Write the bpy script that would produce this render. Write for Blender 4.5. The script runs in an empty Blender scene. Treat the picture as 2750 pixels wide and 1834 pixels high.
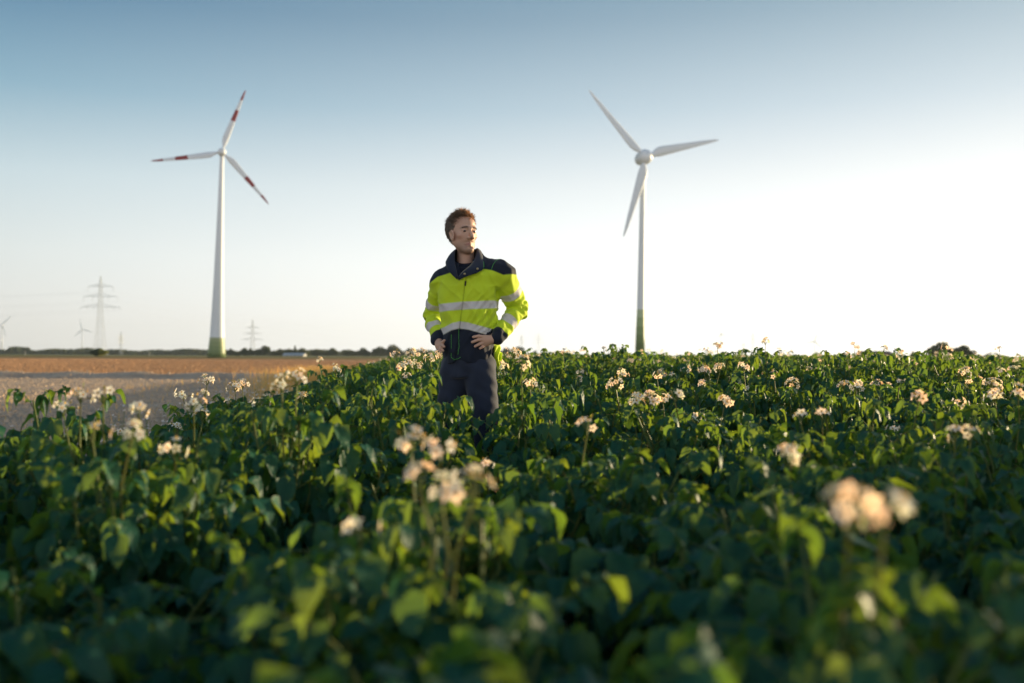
import bpy, math, random
import numpy as np
from mathutils import Vector, Matrix, Euler
R = math.radians
random.seed(7)
rng = np.random.default_rng(11)
scene = bpy.context.scene
COL = scene.collection

# ------------------------------------------------------------------ camera
F = 2674.0            # focal length in photo pixels (35 mm on 36 mm, 2750 px wide)
CAMZ = 1.02
cd = bpy.data.cameras.new('camera'); cam = bpy.data.objects.new('camera', cd); COL.objects.link(cam)
cd.sensor_width = 36; cd.lens = 35; cd.clip_start = 0.05; cd.clip_end = 30000
cam.location = (0, 0, CAMZ)
cam.rotation_euler = (Matrix.Rotation(R(90 + 0.857), 3, 'X') @ Matrix.Rotation(R(0.30), 3, 'Z')).to_euler()
cd.dof.use_dof = True; cd.dof.focus_distance = 6.3; cd.dof.aperture_fstop = 1.8; cd.dof.aperture_blades = 9
scene.camera = cam
CM = (Matrix.Rotation(R(90 + 0.857), 3, 'X') @ Matrix.Rotation(R(0.30), 3, 'Z'))
def at(px, py, d):
    """world point seen at photo pixel (px, py) at ground distance d along Y"""
    v = CM @ Vector(((px - 1375) / F, -(py - 917) / F, -1))
    v = v * (d / v.y)
    return Vector((v.x, v.y, v.z + CAMZ))

# ------------------------------------------------------------------ sky, sun, exposure
SUN_AZ, SUN_EL = 57.0, 6.0     # degrees right of the view axis, above the horizon
w = bpy.data.worlds.new('World'); scene.world = w; w.use_nodes = True
nt = w.node_tree; nt.nodes.clear()
sky = nt.nodes.new('ShaderNodeTexSky'); sky.sky_type = 'NISHITA'; sky.sun_disc = False
sky.sun_elevation = R(SUN_EL); sky.sun_rotation = R(SUN_AZ)
sky.altitude = 0; sky.air_density = 1.0; sky.dust_density = 1.2; sky.ozone_density = 1.6
bg = nt.nodes.new('ShaderNodeBackground'); bg.inputs[1].default_value = 0.15
out = nt.nodes.new('ShaderNodeOutputWorld')
# late sun sky: the physical sky, bleached towards the horizon and towards the sun
EXPO = 0.95
HAZE = 7e-5
tcw = nt.nodes.new('ShaderNodeTexCoord'); sepw = nt.nodes.new('ShaderNodeSeparateXYZ'); nt.links.new(tcw.outputs['Generated'], sepw.inputs[0])
def ramp_w(stops):
    r = nt.nodes.new('ShaderNodeValToRGB'); cr = r.color_ramp
    while len(cr.elements) < len(stops): cr.elements.new(.5)
    k_ = 1 / (2 ** EXPO)
    for e, (p_, c_) in zip(cr.elements, stops): e.position = p_; e.color = (c_[0] * k_, c_[1] * k_, c_[2] * k_, 1)
    nt.links.new(sepw.outputs[2], r.inputs[0]); return r
rA = ramp_w([(0, (.86, .84, .80)), (.035, (.86, .86, .84)), (.095, (.80, .85, .85)), (.165, (.62, .74, .79)), (.24, (.28, .46, .58)), (.32, (.11, .25, .39)), (1, (.05, .13, .26))])
rB = ramp_w([(0, (1.5, 1.5, 1.5)), (.09, (1.35, 1.35, 1.35)), (.17, (1.02, 1.03, 1.04)), (.24, (.66, .75, .82)), (.34, (.30, .43, .52)), (.6, (.22, .34, .46)), (1, (.06, .15, .28))])
dt = nt.nodes.new('ShaderNodeVectorMath'); dt.operation = 'DOT_PRODUCT'; nt.links.new(tcw.outputs['Generated'], dt.inputs[0])
dt.inputs[1].default_value = (math.sin(R(SUN_AZ)), math.cos(R(SUN_AZ)), 0)
mrw = nt.nodes.new('ShaderNodeMapRange'); mrw.inputs[1].default_value = .10; mrw.inputs[2].default_value = .90; nt.links.new(dt.outputs['Value'], mrw.inputs[0])
mxw = nt.nodes.new('ShaderNodeMix'); mxw.data_type = 'RGBA'; nt.links.new(mrw.outputs[0], mxw.inputs[0]); nt.links.new(rA.outputs[0], mxw.inputs[6]); nt.links.new(rB.outputs[0], mxw.inputs[7])
rC = ramp_w([(0, (1.75, 1.55, 1.40)), (.12, (1.70, 1.58, 1.48)), (.28, (.90, .96, 1.0)), (.5, (.28, .38, .52)), (1, (.05, .13, .26))])  # low sky behind the camera, brightened as added fill for shaded fronts
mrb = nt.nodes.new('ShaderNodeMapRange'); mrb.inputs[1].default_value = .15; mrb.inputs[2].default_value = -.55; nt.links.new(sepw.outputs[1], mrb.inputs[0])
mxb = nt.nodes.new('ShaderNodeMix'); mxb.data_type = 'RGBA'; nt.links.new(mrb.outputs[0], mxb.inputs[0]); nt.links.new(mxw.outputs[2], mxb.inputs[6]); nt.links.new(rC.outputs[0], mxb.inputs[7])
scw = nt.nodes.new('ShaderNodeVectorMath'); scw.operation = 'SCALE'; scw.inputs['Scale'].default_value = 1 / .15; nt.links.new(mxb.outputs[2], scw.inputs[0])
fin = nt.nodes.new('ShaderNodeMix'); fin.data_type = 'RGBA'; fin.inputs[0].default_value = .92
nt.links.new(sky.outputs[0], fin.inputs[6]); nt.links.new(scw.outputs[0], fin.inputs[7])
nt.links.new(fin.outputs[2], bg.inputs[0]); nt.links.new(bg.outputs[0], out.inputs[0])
sl = bpy.data.lights.new('sun', 'SUN'); sun = bpy.data.objects.new('sun', sl); COL.objects.link(sun)
sl.energy = 5.0; sl.angle = R(0.5); sl.color = (1.0, 0.77, 0.45)
sd = Vector((math.sin(R(SUN_AZ)) * math.cos(R(SUN_EL)), math.cos(R(SUN_AZ)) * math.cos(R(SUN_EL)), math.sin(R(SUN_EL))))
sun.rotation_euler = sd.to_track_quat('Z', 'Y').to_euler()
sun.location = (40, 30, 20)
scene.view_settings.view_transform = 'Standard'; scene.view_settings.look = 'None'
scene.view_settings.exposure = EXPO; scene.view_settings.gamma = 1
scene.render.engine = 'CYCLES'
try:
    scene.cycles.volume_bounces = 0; scene.cycles.max_bounces = 6; scene.cycles.transparent_max_bounces = 6
except Exception: pass

# ------------------------------------------------------------------ helpers
def link(o, parent=None):
    COL.objects.link(o)
    if parent is not None: o.parent = parent
    return o
def tag(o, label=None, cat=None, group=None, kind=None):
    if label: o['label'] = label
    if cat: o['category'] = cat
    if group: o['group'] = group
    if kind: o['kind'] = kind
    return o
def empty(name, loc, label, cat, group=None, rot=(0, 0, 0), scale=1.0):
    o = bpy.data.objects.new(name, None); o.empty_display_size = 0.1
    o.location = loc; o.rotation_euler = rot; o.scale = (scale,) * 3
    link(o); tag(o, label, cat, group); return o
def mesh_np(name, V, faces, mats=(), midx=None, attrs=None, smooth=True):
    """V (n,3); faces: list of (m,k) int arrays; midx list of arrays or ints; attrs {name: per-vertex floats or rgb}"""
    me = bpy.data.meshes.new(name)
    V = np.asarray(V, dtype=np.float32)
    me.vertices.add(len(V)); me.vertices.foreach_set('co', V.ravel())
    fs = [np.asarray(f, dtype=np.int32) for f in faces if len(f)]
    loops = np.concatenate([f.ravel() for f in fs])
    counts = np.concatenate([np.full(len(f), f.shape[1], dtype=np.int32) for f in fs])
    starts = np.concatenate([[0], np.cumsum(counts)[:-1]]).astype(np.int32)
    me.loops.add(len(loops)); me.loops.foreach_set('vertex_index', loops)
    me.polygons.add(len(counts)); me.polygons.foreach_set('loop_start', starts)
    me.polygons.foreach_set('loop_total', counts)
    if midx is not None:
        mi = []
        k = 0
        for f0 in faces:
            if len(f0):
                m = midx[k]
                mi.append(np.full(len(f0), m, dtype=np.int32) if np.isscalar(m) else np.asarray(m, dtype=np.int32))
            k += 1
        me.polygons.foreach_set('material_index', np.concatenate(mi))
    me.polygons.foreach_set('use_smooth', np.full(len(counts), smooth, dtype=bool))
    for m in mats: me.materials.append(m)
    me.update(calc_edges=True); me.validate()
    for k, a in (attrs or {}).items():
        a = np.asarray(a, dtype=np.float32)
        if a.ndim == 1:
            at_ = me.attributes.new(k, 'FLOAT', 'POINT'); at_.data.foreach_set('value', a)
        else:
            at_ = me.attributes.new(k, 'FLOAT_COLOR', 'POINT')
            at_.data.foreach_set('color', np.hstack([a, np.ones((len(a), 1), np.float32)]).ravel())
    return me
def obj(name, me, parent=None):
    return link(bpy.data.objects.new(name, me), parent)

class MB:
    """collects simple shapes for one mesh"""
    def __init__(s): s.v = []; s.q = []; s.t = []; s.n = 0; s.qm = []; s.tm = []
    def add(s, V, quads=(), tris=(), m=0):
        V = np.asarray(V, float); b = s.n
        s.v.append(V); s.n += len(V)
        for f in quads: s.q.append([i + b for i in f]); s.qm.append(m)
        for f in tris: s.t.append([i + b for i in f]); s.tm.append(m)
    def box(s, c, h, rot=None, m=0):
        P = np.array([[x, y, z] for x in (-1, 1) for y in (-1, 1) for z in (-1, 1)], float) * np.array(h)
        if rot is not None: P = P @ np.array(rot.to_matrix()).T if hasattr(rot, 'to_matrix') else P @ np.array(rot).T
        s.add(P + np.array(c), [(0, 1, 3, 2), (4, 6, 7, 5), (0, 4, 5, 1), (2, 3, 7, 6), (0, 2, 6, 4), (1, 5, 7, 3)], m=m)
    def bar(s, a, b, ra, rb=None, n=4, m=0, caps=True):
        rb = ra if rb is None else rb
        a = Vector(a); b = Vector(b); d = (b - a)
        if d.length < 1e-9: return
        q = d.to_track_quat('Z', 'Y')
        P = []
        for (c, r) in ((a, ra), (b, rb)):
            for i in range(n):
                th = 2 * math.pi * (i + .5) / n
                P.append(c + q @ Vector((r * math.cos(th), r * math.sin(th), 0)))
        Q = [(i, (i + 1) % n, n + (i + 1) % n, n + i) for i in range(n)]
        s.add([list(p) for p in P], Q, m=m)
        if caps:
            bse = s.n - 2 * n
            for i in range(1, n - 1):
                s.t.append([bse, bse + i + 1, bse + i]); s.tm.append(m)
                s.t.append([bse + n, bse + n + i, bse + n + i + 1]); s.tm.append(m)
    def rings(s, rings, m=0, closed=True, cap=True):
        k = len(rings[0]); P = [p for r in rings for p in r]
        Q = []
        for j in range(len(rings) - 1):
            for i in range(k if closed else k - 1):
                i2 = (i + 1) % k
                Q.append((j * k + i, j * k + i2, (j + 1) * k + i2, (j + 1) * k + i))
        T = []
        if cap and closed:
            for i in range(1, k - 1):
                T.append((0, i + 1, i)); o = (len(rings) - 1) * k; T.append((o, o + i, o + i + 1))
        s.add(P, Q, T, m=m)
    def build(s, name, mats, parent=None, smooth=True):
        if not isinstance(mats, (list, tuple)): mats = [mats]
        fs = []; mi = []
        if s.q: fs.append(np.array(s.q)); mi.append(np.array(s.qm))
        if s.t: fs.append(np.array(s.t)); mi.append(np.array(s.tm))
        return obj(name, mesh_np(name, np.concatenate(s.v), fs, mats, mi, smooth=smooth), parent)

# ------------------------------------------------------------------ materials
def mat(name, color, rough=0.6, spec=0.3, noise=None, bump=None, sheen=0, metallic=0):
    """noise=(scale, amount, color2), bump=(scale, strength, distance)"""
    m = bpy.data.materials.new(name); m.use_nodes = True
    n = m.node_tree; b = n.nodes['Principled BSDF']
    b.inputs['Base Color'].default_value = (*color, 1); b.inputs['Roughness'].default_value = rough
    b.inputs['Specular IOR Level'].default_value = spec; b.inputs['Metallic'].default_value = metallic
    if sheen: b.inputs['Sheen Weight'].default_value = sheen
    tc = n.nodes.new('ShaderNodeTexCoord')
    if noise:
        t = n.nodes.new('ShaderNodeTexNoise'); t.inputs['Scale'].default_value = noise[0]; t.inputs['Detail'].default_value = 6
        n.links.new(tc.outputs['Object'], t.inputs['Vector'])
        mr = n.nodes.new('ShaderNodeMapRange'); mr.inputs[1].default_value = .35; mr.inputs[2].default_value = .65
        mr.inputs[4].default_value = noise[1]; n.links.new(t.outputs[0], mr.inputs[0])
        mx = n.nodes.new('ShaderNodeMix'); mx.data_type = 'RGBA'
        mx.inputs[6].default_value = (*color, 1); mx.inputs[7].default_value = (*noise[2], 1)
        n.links.new(mr.outputs[0], mx.inputs[0]); n.links.new(mx.outputs[2], b.inputs['Base Color'])
    if bump:
        t = n.nodes.new('ShaderNodeTexNoise'); t.inputs['Scale'].default_value = bump[0]; t.inputs['Detail'].default_value = 5
        n.links.new(tc.outputs['Object'], t.inputs['Vector'])
        bp = n.nodes.new('ShaderNodeBump'); bp.inputs['Strength'].default_value = bump[1]; bp.inputs['Distance'].default_value = bump[2]
        n.links.new(t.outputs[0], bp.inputs['Height']); n.links.new(bp.outputs[0], b.inputs['Normal'])
    return m
def vcol_mat(name, rough=0.7, spec=0.3, bump=None, sheen=0, sss=0, translucent=0):
    m = mat(name, (.5, .5, .5), rough, spec, bump=bump, sheen=sheen); n = m.node_tree
    a = n.nodes.new('ShaderNodeAttribute'); a.attribute_name = 'dye'
    b = n.nodes['Principled BSDF']
    n.links.new(a.outputs['Color'], b.inputs['Base Color'])
    if sss:
        b.inputs['Subsurface Weight'].default_value = sss; b.inputs['Subsurface Radius'].default_value = (.012, .005, .003)
        b.inputs['Subsurface Scale'].default_value = 1.0
    return m
def leaf_mat(name, c1, c2, trans, tcol, rough=0.5, spec=0.22, veins=False):
    m = bpy.data.materials.new(name); m.use_nodes = True; n = m.node_tree; n.nodes.clear()
    L = n.links.new
    o = n.nodes.new('ShaderNodeOutputMaterial')
    p = n.nodes.new('ShaderNodeBsdfPrincipled'); p.inputs['Roughness'].default_value = rough; p.inputs['Specular IOR Level'].default_value = spec
    t = n.nodes.new('ShaderNodeBsdfTranslucent')
    mx = n.nodes.new('ShaderNodeMixShader'); mx.inputs[0].default_value = trans
    a = n.nodes.new('ShaderNodeAttribute'); a.attribute_name = 'rnd'
    c = n.nodes.new('ShaderNodeMix'); c.data_type = 'RGBA'; c.inputs[6].default_value = (*c1, 1); c.inputs[7].default_value = (*c2, 1)
    L(a.outputs['Fac'], c.inputs[0]); L(c.outputs[2], p.inputs['Base Color'])
    g = n.nodes.new('ShaderNodeMix'); g.data_type = 'RGBA'; g.inputs[6].default_value = (*tcol, 1)
    g.inputs[7].default_value = (tcol[0] * 1.8, tcol[1] * 1.15, tcol[2], 1)
    L(a.outputs['Fac'], g.inputs[0]); L(g.outputs[2], t.inputs['Color'])
    L(p.outputs[0], mx.inputs[1]); L(t.outputs[0], mx.inputs[2]); L(mx.outputs[0], o.inputs[0])
    if veins:
        tc = n.nodes.new('ShaderNodeTexCoord'); nz = n.nodes.new('ShaderNodeTexNoise'); nz.inputs['Scale'].default_value = 55
        L(tc.outputs['Object'], nz.inputs['Vector'])
        bp = n.nodes.new('ShaderNodeBump'); bp.inputs['Strength'].default_value = .9; bp.inputs['Distance'].default_value = .006
        L(nz.outputs[0], bp.inputs['Height']); L(bp.outputs[0], p.inputs['Normal'])
    return m
M_leaf = leaf_mat('potato leaf', (.006, .064, .050), (.014, .092, .050), .30, (.24, .46, .035), veins=True)
M_stem = leaf_mat('potato stem', (.12, .17, .05), (.16, .20, .06), .25, (.35, .38, .06))
M_petal = leaf_mat('potato petal', (.88, .88, .78), (.90, .90, .80), .42, (.96, .94, .62), rough=.6, spec=.2)
M_anther = mat('anther', (.75, .42, .05), .6)

# ------------------------------------------------------------------ terrain
def sstep(t):
    t = np.clip(t, 0, 1); return t * t * (3 - 2 * t)
def edge_x(y): return -2.25 - 0.11 * (y - 5)
def ground_z(x, y):
    x = np.asarray(x, float); y = np.asarray(y, float)
    r = sstep((y - 2.5) / 11.5) * .40
    far = 1 - sstep((y - 60) / 60)
    s = sstep((x - edge_x(y)) / 3.0 + .1)
    und = .015 * np.sin(x * 1.7 + y * .6) + .01 * np.sin(y * 1.1 - x * .4)
    side = .50 * sstep((x - .54 * y - .35) / 2.0) * (1 - sstep((y - 5) / 4.5))  # rise off the right of the view, added to shade the near crop
    return s * r * far + side + und * np.exp(-y / 60)
def plant_h(y):
    return np.interp(y, [0, 1.2, 2.5, 4.5, 6.5, 9, 14, 60], [.70, .70, .66, .70, .77, .73, .60, .57])

def ground_material():
    m = mat('bare soil', (.30, .20, .13), .95, .1)
    n = m.node_tree; b = n.nodes['Principled BSDF']; L = n.links.new
    g = n.nodes.new('ShaderNodeNewGeometry')
    def nz(sc, det=8):
        t = n.nodes.new('ShaderNodeTexNoise'); t.inputs['Scale'].default_value = sc; t.inputs['Detail'].default_value = det
        t.inputs['Roughness'].default_value = .65; L(g.outputs['Position'], t.inputs['Vector']); return t
    a = nz(.6); c = nz(9)
    r1 = n.nodes.new('ShaderNodeValToRGB'); r1.color_ramp.elements[0].position = .35; r1.color_ramp.elements[1].position = .68
    r1.color_ramp.elements[0].color = (.48, .36, .26, 1); r1.color_ramp.elements[1].color = (.70, .54, .39, 1)
    L(a.outputs[0], r1.inputs[0])
    mx = n.nodes.new('ShaderNodeMix'); mx.data_type = 'RGBA'; mx.blend_type = 'MULTIPLY'; mx.inputs[0].default_value = .6
    r2 = n.nodes.new('ShaderNodeValToRGB'); r2.color_ramp.elements[0].position = .3; r2.color_ramp.elements[1].position = .7
    r2.color_ramp.elements[0].color = (.7, .7, .7, 1); L(c.outputs[0], r2.inputs[0])
    L(r1.outputs[0], mx.inputs[6]); L(r2.outputs[0], mx.inputs[7]); L(mx.outputs[2], b.inputs['Base Color'])
    bp = n.nodes.new('ShaderNodeBump'); bp.inputs['Strength'].default_value = 1; bp.inputs['Distance'].default_value = .11
    L(c.outputs[0], bp.inputs['Height']); L(bp.outputs[0], b.inputs['Normal'])
    return m
def field_material():
    m = mat('ploughed soil', (.30, .18, .10), .95, .1)
    n = m.node_tree; b = n.nodes['Principled BSDF']; L = n.links.new
    g = n.nodes.new('ShaderNodeNewGeometry'); sep = n.nodes.new('ShaderNodeSeparateXYZ'); L(g.outputs['Position'], sep.inputs[0])
    def math_(op, a, bb=None, c=None):
        q = n.nodes.new('ShaderNodeMath'); q.operation = op
        for i, v in enumerate((a, bb, c)):
            if v is None: continue
            if isinstance(v, (int, float)): q.inputs[i].default_value = v
            else: L(v, q.inputs[i])
        return q.outputs[0]
    nz = n.nodes.new('ShaderNodeTexNoise'); nz.inputs['Scale'].default_value = .9; nz.inputs['Detail'].default_value = 9; nz.inputs['Roughness'].default_value = .7
    L(g.outputs['Position'], nz.inputs['Vector'])
    # rings about a far centre = slightly curved drill rows and tramlines
    dx = math_('SUBTRACT', sep.outputs[0], 55.0); dy = math_('SUBTRACT', sep.outputs[1], 330.0)
    rad = math_('SQRT', math_('ADD', math_('MULTIPLY', dx, dx), math_('MULTIPLY', dy, dy)))
    rad = math_('ADD', rad, math_('MULTIPLY', nz.outputs[0], 1.6))
    fr = math_('FRACT', math_('DIVIDE', rad, 21.0))
    tram = math_('LESS_THAN', math_('ABSOLUTE', math_('SUBTRACT', fr, .5)), .028)
    fr2 = math_('ABSOLUTE', math_('SUBTRACT', math_('FRACT', math_('DIVIDE', rad, 3.1)), .5))
    r1 = n.nodes.new('ShaderNodeValToRGB'); r1.color_ramp.elements[0].position = .3; r1.color_ramp.elements[1].position = .7
    r1.color_ramp.elements[0].color = (.50, .27, .12, 1); r1.color_ramp.elements[1].color = (.68, .39, .18, 1)
    L(nz.outputs[0], r1.inputs[0])
    m1 = n.nodes.new('ShaderNodeMix'); m1.data_type = 'RGBA'; L(math_('MULTIPLY', fr2, .5), m1.inputs[0]); L(r1.outputs[0], m1.inputs[6]); m1.inputs[7].default_value = (.24, .15, .10, 1)
    m2 = n.nodes.new('ShaderNodeMix'); m2.data_type = 'RGBA'; L(math_('MULTIPLY', tram, .55), m2.inputs[0]); L(m1.outputs[2], m2.inputs[6]); m2.inputs[7].default_value = (.60, .34, .16, 1)
    L(m2.outputs[2], b.inputs['Base Color'])
    n2 = n.nodes.new('ShaderNodeTexNoise'); n2.inputs['Scale'].default_value = 2.5; n2.inputs['Detail'].default_value = 6; L(g.outputs['Position'], n2.inputs['Vector'])
    bp = n.nodes.new('ShaderNodeBump'); bp.inputs['Strength'].default_value = 1; bp.inputs['Distance'].default_value = .13
    L(n2.outputs[0], bp.inputs['Height']); L(bp.outputs[0], b.inputs['Normal'])
    return m

def sheet(name, xs, ys, zf, material, kind='structure'):
    X, Y = np.meshgrid(xs, ys); Z = zf(X, Y)
    V = np.stack([X.ravel(), Y.ravel(), Z.ravel()], 1)
    nx, ny = len(xs), len(ys)
    i = np.arange((ny - 1) * (nx - 1)); r = i // (nx - 1); c = i % (nx - 1); a = r * nx + c
    Q = np.stack([a, a + 1, a + nx + 1, a + nx], 1)
    o = obj(name, mesh_np(name, V, [Q], [material])); tag(o, kind=kind); return o
def axis(segs):
    out_ = [segs[0][0]]
    for a, b, st in segs:
        k = max(1, int(round((b - a) / st))); out_ += list(np.linspace(a, b, k + 1)[1:])
    return np.array(out_)
gx = axis([(-4400, -400, 500), (-400, -40, 30), (-40, -10, 1.0), (-10, 10, .12), (10, 40, .6), (40, 400, 30), (400, 4400, 500)])
gy = axis([(-60, -2, 4), (-2, 16, .12), (16, 45, .4), (45, 130, 3), (130, 1000, 60), (1000, 7000, 1000)])
def base_z(X, Y):
    z = ground_z(X, Y)
    h = np.sin(X * 3.1 + np.sin(Y * 2.3)) * np.sin(Y * 3.7 + X) * .012 + np.sin(X * 7.3 + Y * 2.1) * np.sin(Y * 6.1 - X * 1.3) * .008
    z = z + h * (Y < 45)
    # low bank along the far side of the dirt track
    line = 43 + .02 * X + .5 * np.sin(X * .21)
    z = z + (.25 + .05 * np.sin(X * 1.9 + np.sin(X * .7)) + .04 * np.sin(X * 4.3)) * np.exp(-((Y - line) / .8) ** 2) * (X < edge_x(Y) + 2)
    return z
ground = sheet('ground', gx, gy, base_z, ground_material())
fx = axis([(-700, -60, 20), (-60, -4, 1.0)])
def clod(X, Y): return np.sin(X * 2.1 + Y) * np.sin(Y * 1.3 - X * .7) * .02 * (Y < 90)
field = sheet('ploughed_field', axis([(-700, -60, 20), (-60, 0, 1.0), (0, 40, 10)]), axis([(46.5, 90, .7), (90, 268, 8)]), lambda X, Y: clod(X, Y) + .03 + 0 * X, field_material())
# cut the ploughed field along the potato field
me = field.data; 
co = np.zeros(len(me.vertices) * 3, np.float32); me.vertices.foreach_get('co', co); co = co.reshape(-1, 3)
lim = edge_x(co[:, 1]) - .5
co[:, 0] = np.where(co[:, 0] > lim, lim + (co[:, 0] - lim) * 1e-3, co[:, 0]); me.vertices.foreach_set('co', co.ravel()); me.update()
M_dry = mat('dry verge', (.36, .23, .08), .95, .05, noise=(.3, .8, (.18, .17, .05)))
M_green = mat('verge grass', (.10, .13, .03), .95, .05, noise=(.4, .8, (.16, .15, .04)))
M_mead = mat('far crop', (.13, .17, .05), .95, .05, noise=(.02, .8, (.25, .20, .08)))
sheet('grass_verge', axis([(-800, 900, 40)]), np.array([262., 276.]), lambda X, Y: .25 + 0 * X + .1 * np.sin(X * .3), M_green)
sheet('stubble_field', axis([(-1200, 1400, 60)]), np.array([276., 560.]), lambda X, Y: .12 + 0 * X, M_dry)
sheet('meadow', axis([(-4000, 4000, 200)]), np.array([560., 5000.]), lambda X, Y: .14 + 0 * X, M_mead)

# ------------------------------------------------------------------ potato plants
def leaflet(L, W, droop, fold, detail):
    """local: base at 0, tip along +X, up +Z"""
    if detail == 2: ts = [0, .12, .32, .58, .82, 1]; ws = [.06, .62, 1.0, .88, .5, 0.02]
    elif detail == 1: ts = [0, .3, .7, 1]; ws = [.1, 1.0, .8, .03]
    else: ts = [0, .45, 1]; ws = [.15, 1.0, .05]
    V = []
    for t, wv in zip(ts, ws):
        z = -droop * L * t * t; x = L * t * (1 - .25 * droop * t)
        hw = W * .5 * wv
        V += [(x, -hw, z + fold * hw), (x, 0, z), (x, hw, z + fold * hw)]
    Q = []
    for j in range(len(ts) - 1):
        Q += [(3 * j, 3 * j + 1, 3 * j + 4, 3 * j + 3), (3 * j + 1, 3 * j + 2, 3 * j + 5, 3 * j + 4)]
    return np.array(V), np.array(Q)

class Geo:
    def __init__(s): s.V = []; s.Q = []; s.M = []; s.A = []; s.n = 0
    def add(s, V, Q, m, rnd):
        s.V.append(V); s.Q.append(np.asarray(Q) + s.n); s.M.append(np.full(len(Q), m)); s.A.append(np.full(len(V), rnd)); s.n += len(V)
    def done(s): return np.concatenate(s.V), np.concatenate(s.Q), np.concatenate(s.M), np.concatenate(s.A)
def frame(d, roll=0.0, upv=(0, 0, 1)):
    d = np.asarray(d, float); d = d / np.linalg.norm(d)
    up = np.array(upv, float)
    y = np.cross(up, d); ny = np.linalg.norm(y)
    y = np.array([0, 1., 0]) if ny < 1e-4 else y / ny
    z = np.cross(d, y)
    c, s_ = math.cos(roll), math.sin(roll)
    return np.stack([d, c * y + s_ * z, -s_ * y + c * z], 1)
def tube(g, pts, radii, n, m, rnd):
    P = []; pts = [np.asarray(p, float) for p in pts]
    for i, p in enumerate(pts):
        d = pts[min(i + 1, len(pts) - 1)] - pts[max(i - 1, 0)]
        Fm = frame(d)
        for k in range(n):
            th = 2 * math.pi * k / n
            P.append(p + radii[i] * (math.cos(th) * Fm[:, 1] + math.sin(th) * Fm[:, 2]))
    Q = [(j * n + k, j * n + (k + 1) % n, (j + 1) * n + (k + 1) % n, (j + 1) * n + k) for j in range(len(pts) - 1) for k in range(n)]
    g.add(np.array(P), Q, m, rnd)
def compound_leaf(g, base, az, elev, L, scale, detail, rr, stems=True):
    # arching rachis
    pts = []; p = np.array(base, float); e = elev; n = 6
    for i in range(n + 1):
        pts.append(p.copy())
        dr = np.array([math.cos(az) * math.cos(e), math.sin(az) * math.cos(e), math.sin(e)])
        p = p + dr * L / n; e -= rr.uniform(.08, .26)
    if stems: tube(g, pts[::2], [.0022, .0018, .0014, .001], 3, 1, rr.random())
    tone = rr.random()
    def put(p, d, l, up=(0, 0, 1)):
        V, Q = leaflet(l, l * rr.uniform(.64, .80), rr.uniform(.1, .9), rr.uniform(.0, .7), detail)
        if detail == 2: V = V + rr.normal(size=V.shape) * l * np.array([.015, .035, .055])
        Fm = frame(d, rr.uniform(-.45, .45)); g.add(p + V @ Fm.T, Q, 0, np.clip(tone * .6 + rr.random() * .4, 0, 1))
    dl = pts[-1] - pts[-2]
    put(pts[-1], dl + np.array([0, 0, -.55 * np.linalg.norm(dl)]), scale * rr.uniform(.95, 1.15))
    pairs = [(5, .92), (4, .85), (2, .62)] if detail else [(4, 1.0)]
    for (i, sc) in pairs:
        d0 = pts[i] - pts[i - 1]; d0 /= np.linalg.norm(d0)
        side = np.cross(d0, [0, 0, 1]); side /= np.linalg.norm(side) + 1e-9
        for sg in (-1, 1):
            put(pts[i], d0 * .45 + side * sg + np.array([0, 0, rr.uniform(-1.15, -.05)]), scale * sc * rr.uniform(.8, 1.1))
def make_plant(seed, detail, h=.62):
    rr = np.random.default_rng(seed); g = Geo()
    ns = {2: 6, 1: 6, 0: 5}[detail]; nl = {2: 12, 1: 9, 0: 6}[detail]
    for s_ in range(ns):
        az = 2 * math.pi * (s_ + rr.random() * .7) / ns; lean = rr.uniform(.12, .38)
        H = h * rr.uniform(.74, 1.0); pts = []; 
        for k in range(7):
            t = k / 6; r_ = H * math.tan(lean) * (t ** .8) * .9
            pts.append(np.array([math.cos(az) * r_ + .02 * rr.normal() * t, math.sin(az) * r_ + .02 * rr.normal() * t, H * t * .93]))
        if detail: tube(g, pts, list(np.linspace(.007, .0035, 7)), 4 if detail == 2 else 3, 1, rr.random() * .6)
        ph = rr.random() * 6.28
        for k in range(nl):
            t = .28 + .72 * (k + .5 * rr.random()) / nl if detail else .6 + .4 * (k + .5) / nl
            f = t * 6; i = min(int(f), 5); p = pts[i] * (1 - (f - i)) + pts[i + 1] * (f - i)
            top = t > .85
            compound_leaf(g, p, ph, rr.uniform(.35, .9) if not top else rr.uniform(.8, 1.3), (.21 if not top else .12) * rr.uniform(.75, 1.1),
                          (.073 if not top else .054) * rr.uniform(.85, 1.15) * (1.5 if detail == 0 else 1), detail, rr, stems=detail > 0)
            ph += 2.4
    return g.done()
def flower_geo(g, p, d, size, rr, detail=2):
    """star shaped potato flower opening along d"""
    Fm = frame(d, rr.random() * 6); tone = rr.random()
    k = 5; V = []; Q = []
    cup = rr.uniform(.05, .55)
    for i in range(k):
        a = 2 * math.pi * i / k; da = math.pi / k
        def pt(ang, r_, up): return (up * size, r_ * size * math.cos(ang), r_ * size * math.sin(ang))
        b = len(V)
        V += [pt(a, .06, 0), pt(a - da, .33, .12 * cup * 2), pt(a, .58, .10 * cup * 2 - .02), pt(a + da, .33, .12 * cup * 2),
              ]
        Q += [(b, b + 1, b + 2, b + 3)]
    g.add(p + np.array(V) @ Fm.T, Q, 2, tone)
    if detail:
        n = 5; V = []
        for (x, r_) in ((.02, .11), (.3, .03)):
            for i in range(n):
                th = 2 * math.pi * i / n; V.append((x * size, r_ * size * math.cos(th), r_ * size * math.sin(th)))
        Q = [(i, (i + 1) % n, n + (i + 1) % n, n + i) for i in range(n)]
        g.add(p + np.array(V) @ Fm.T, Q, 3, 0)
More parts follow.
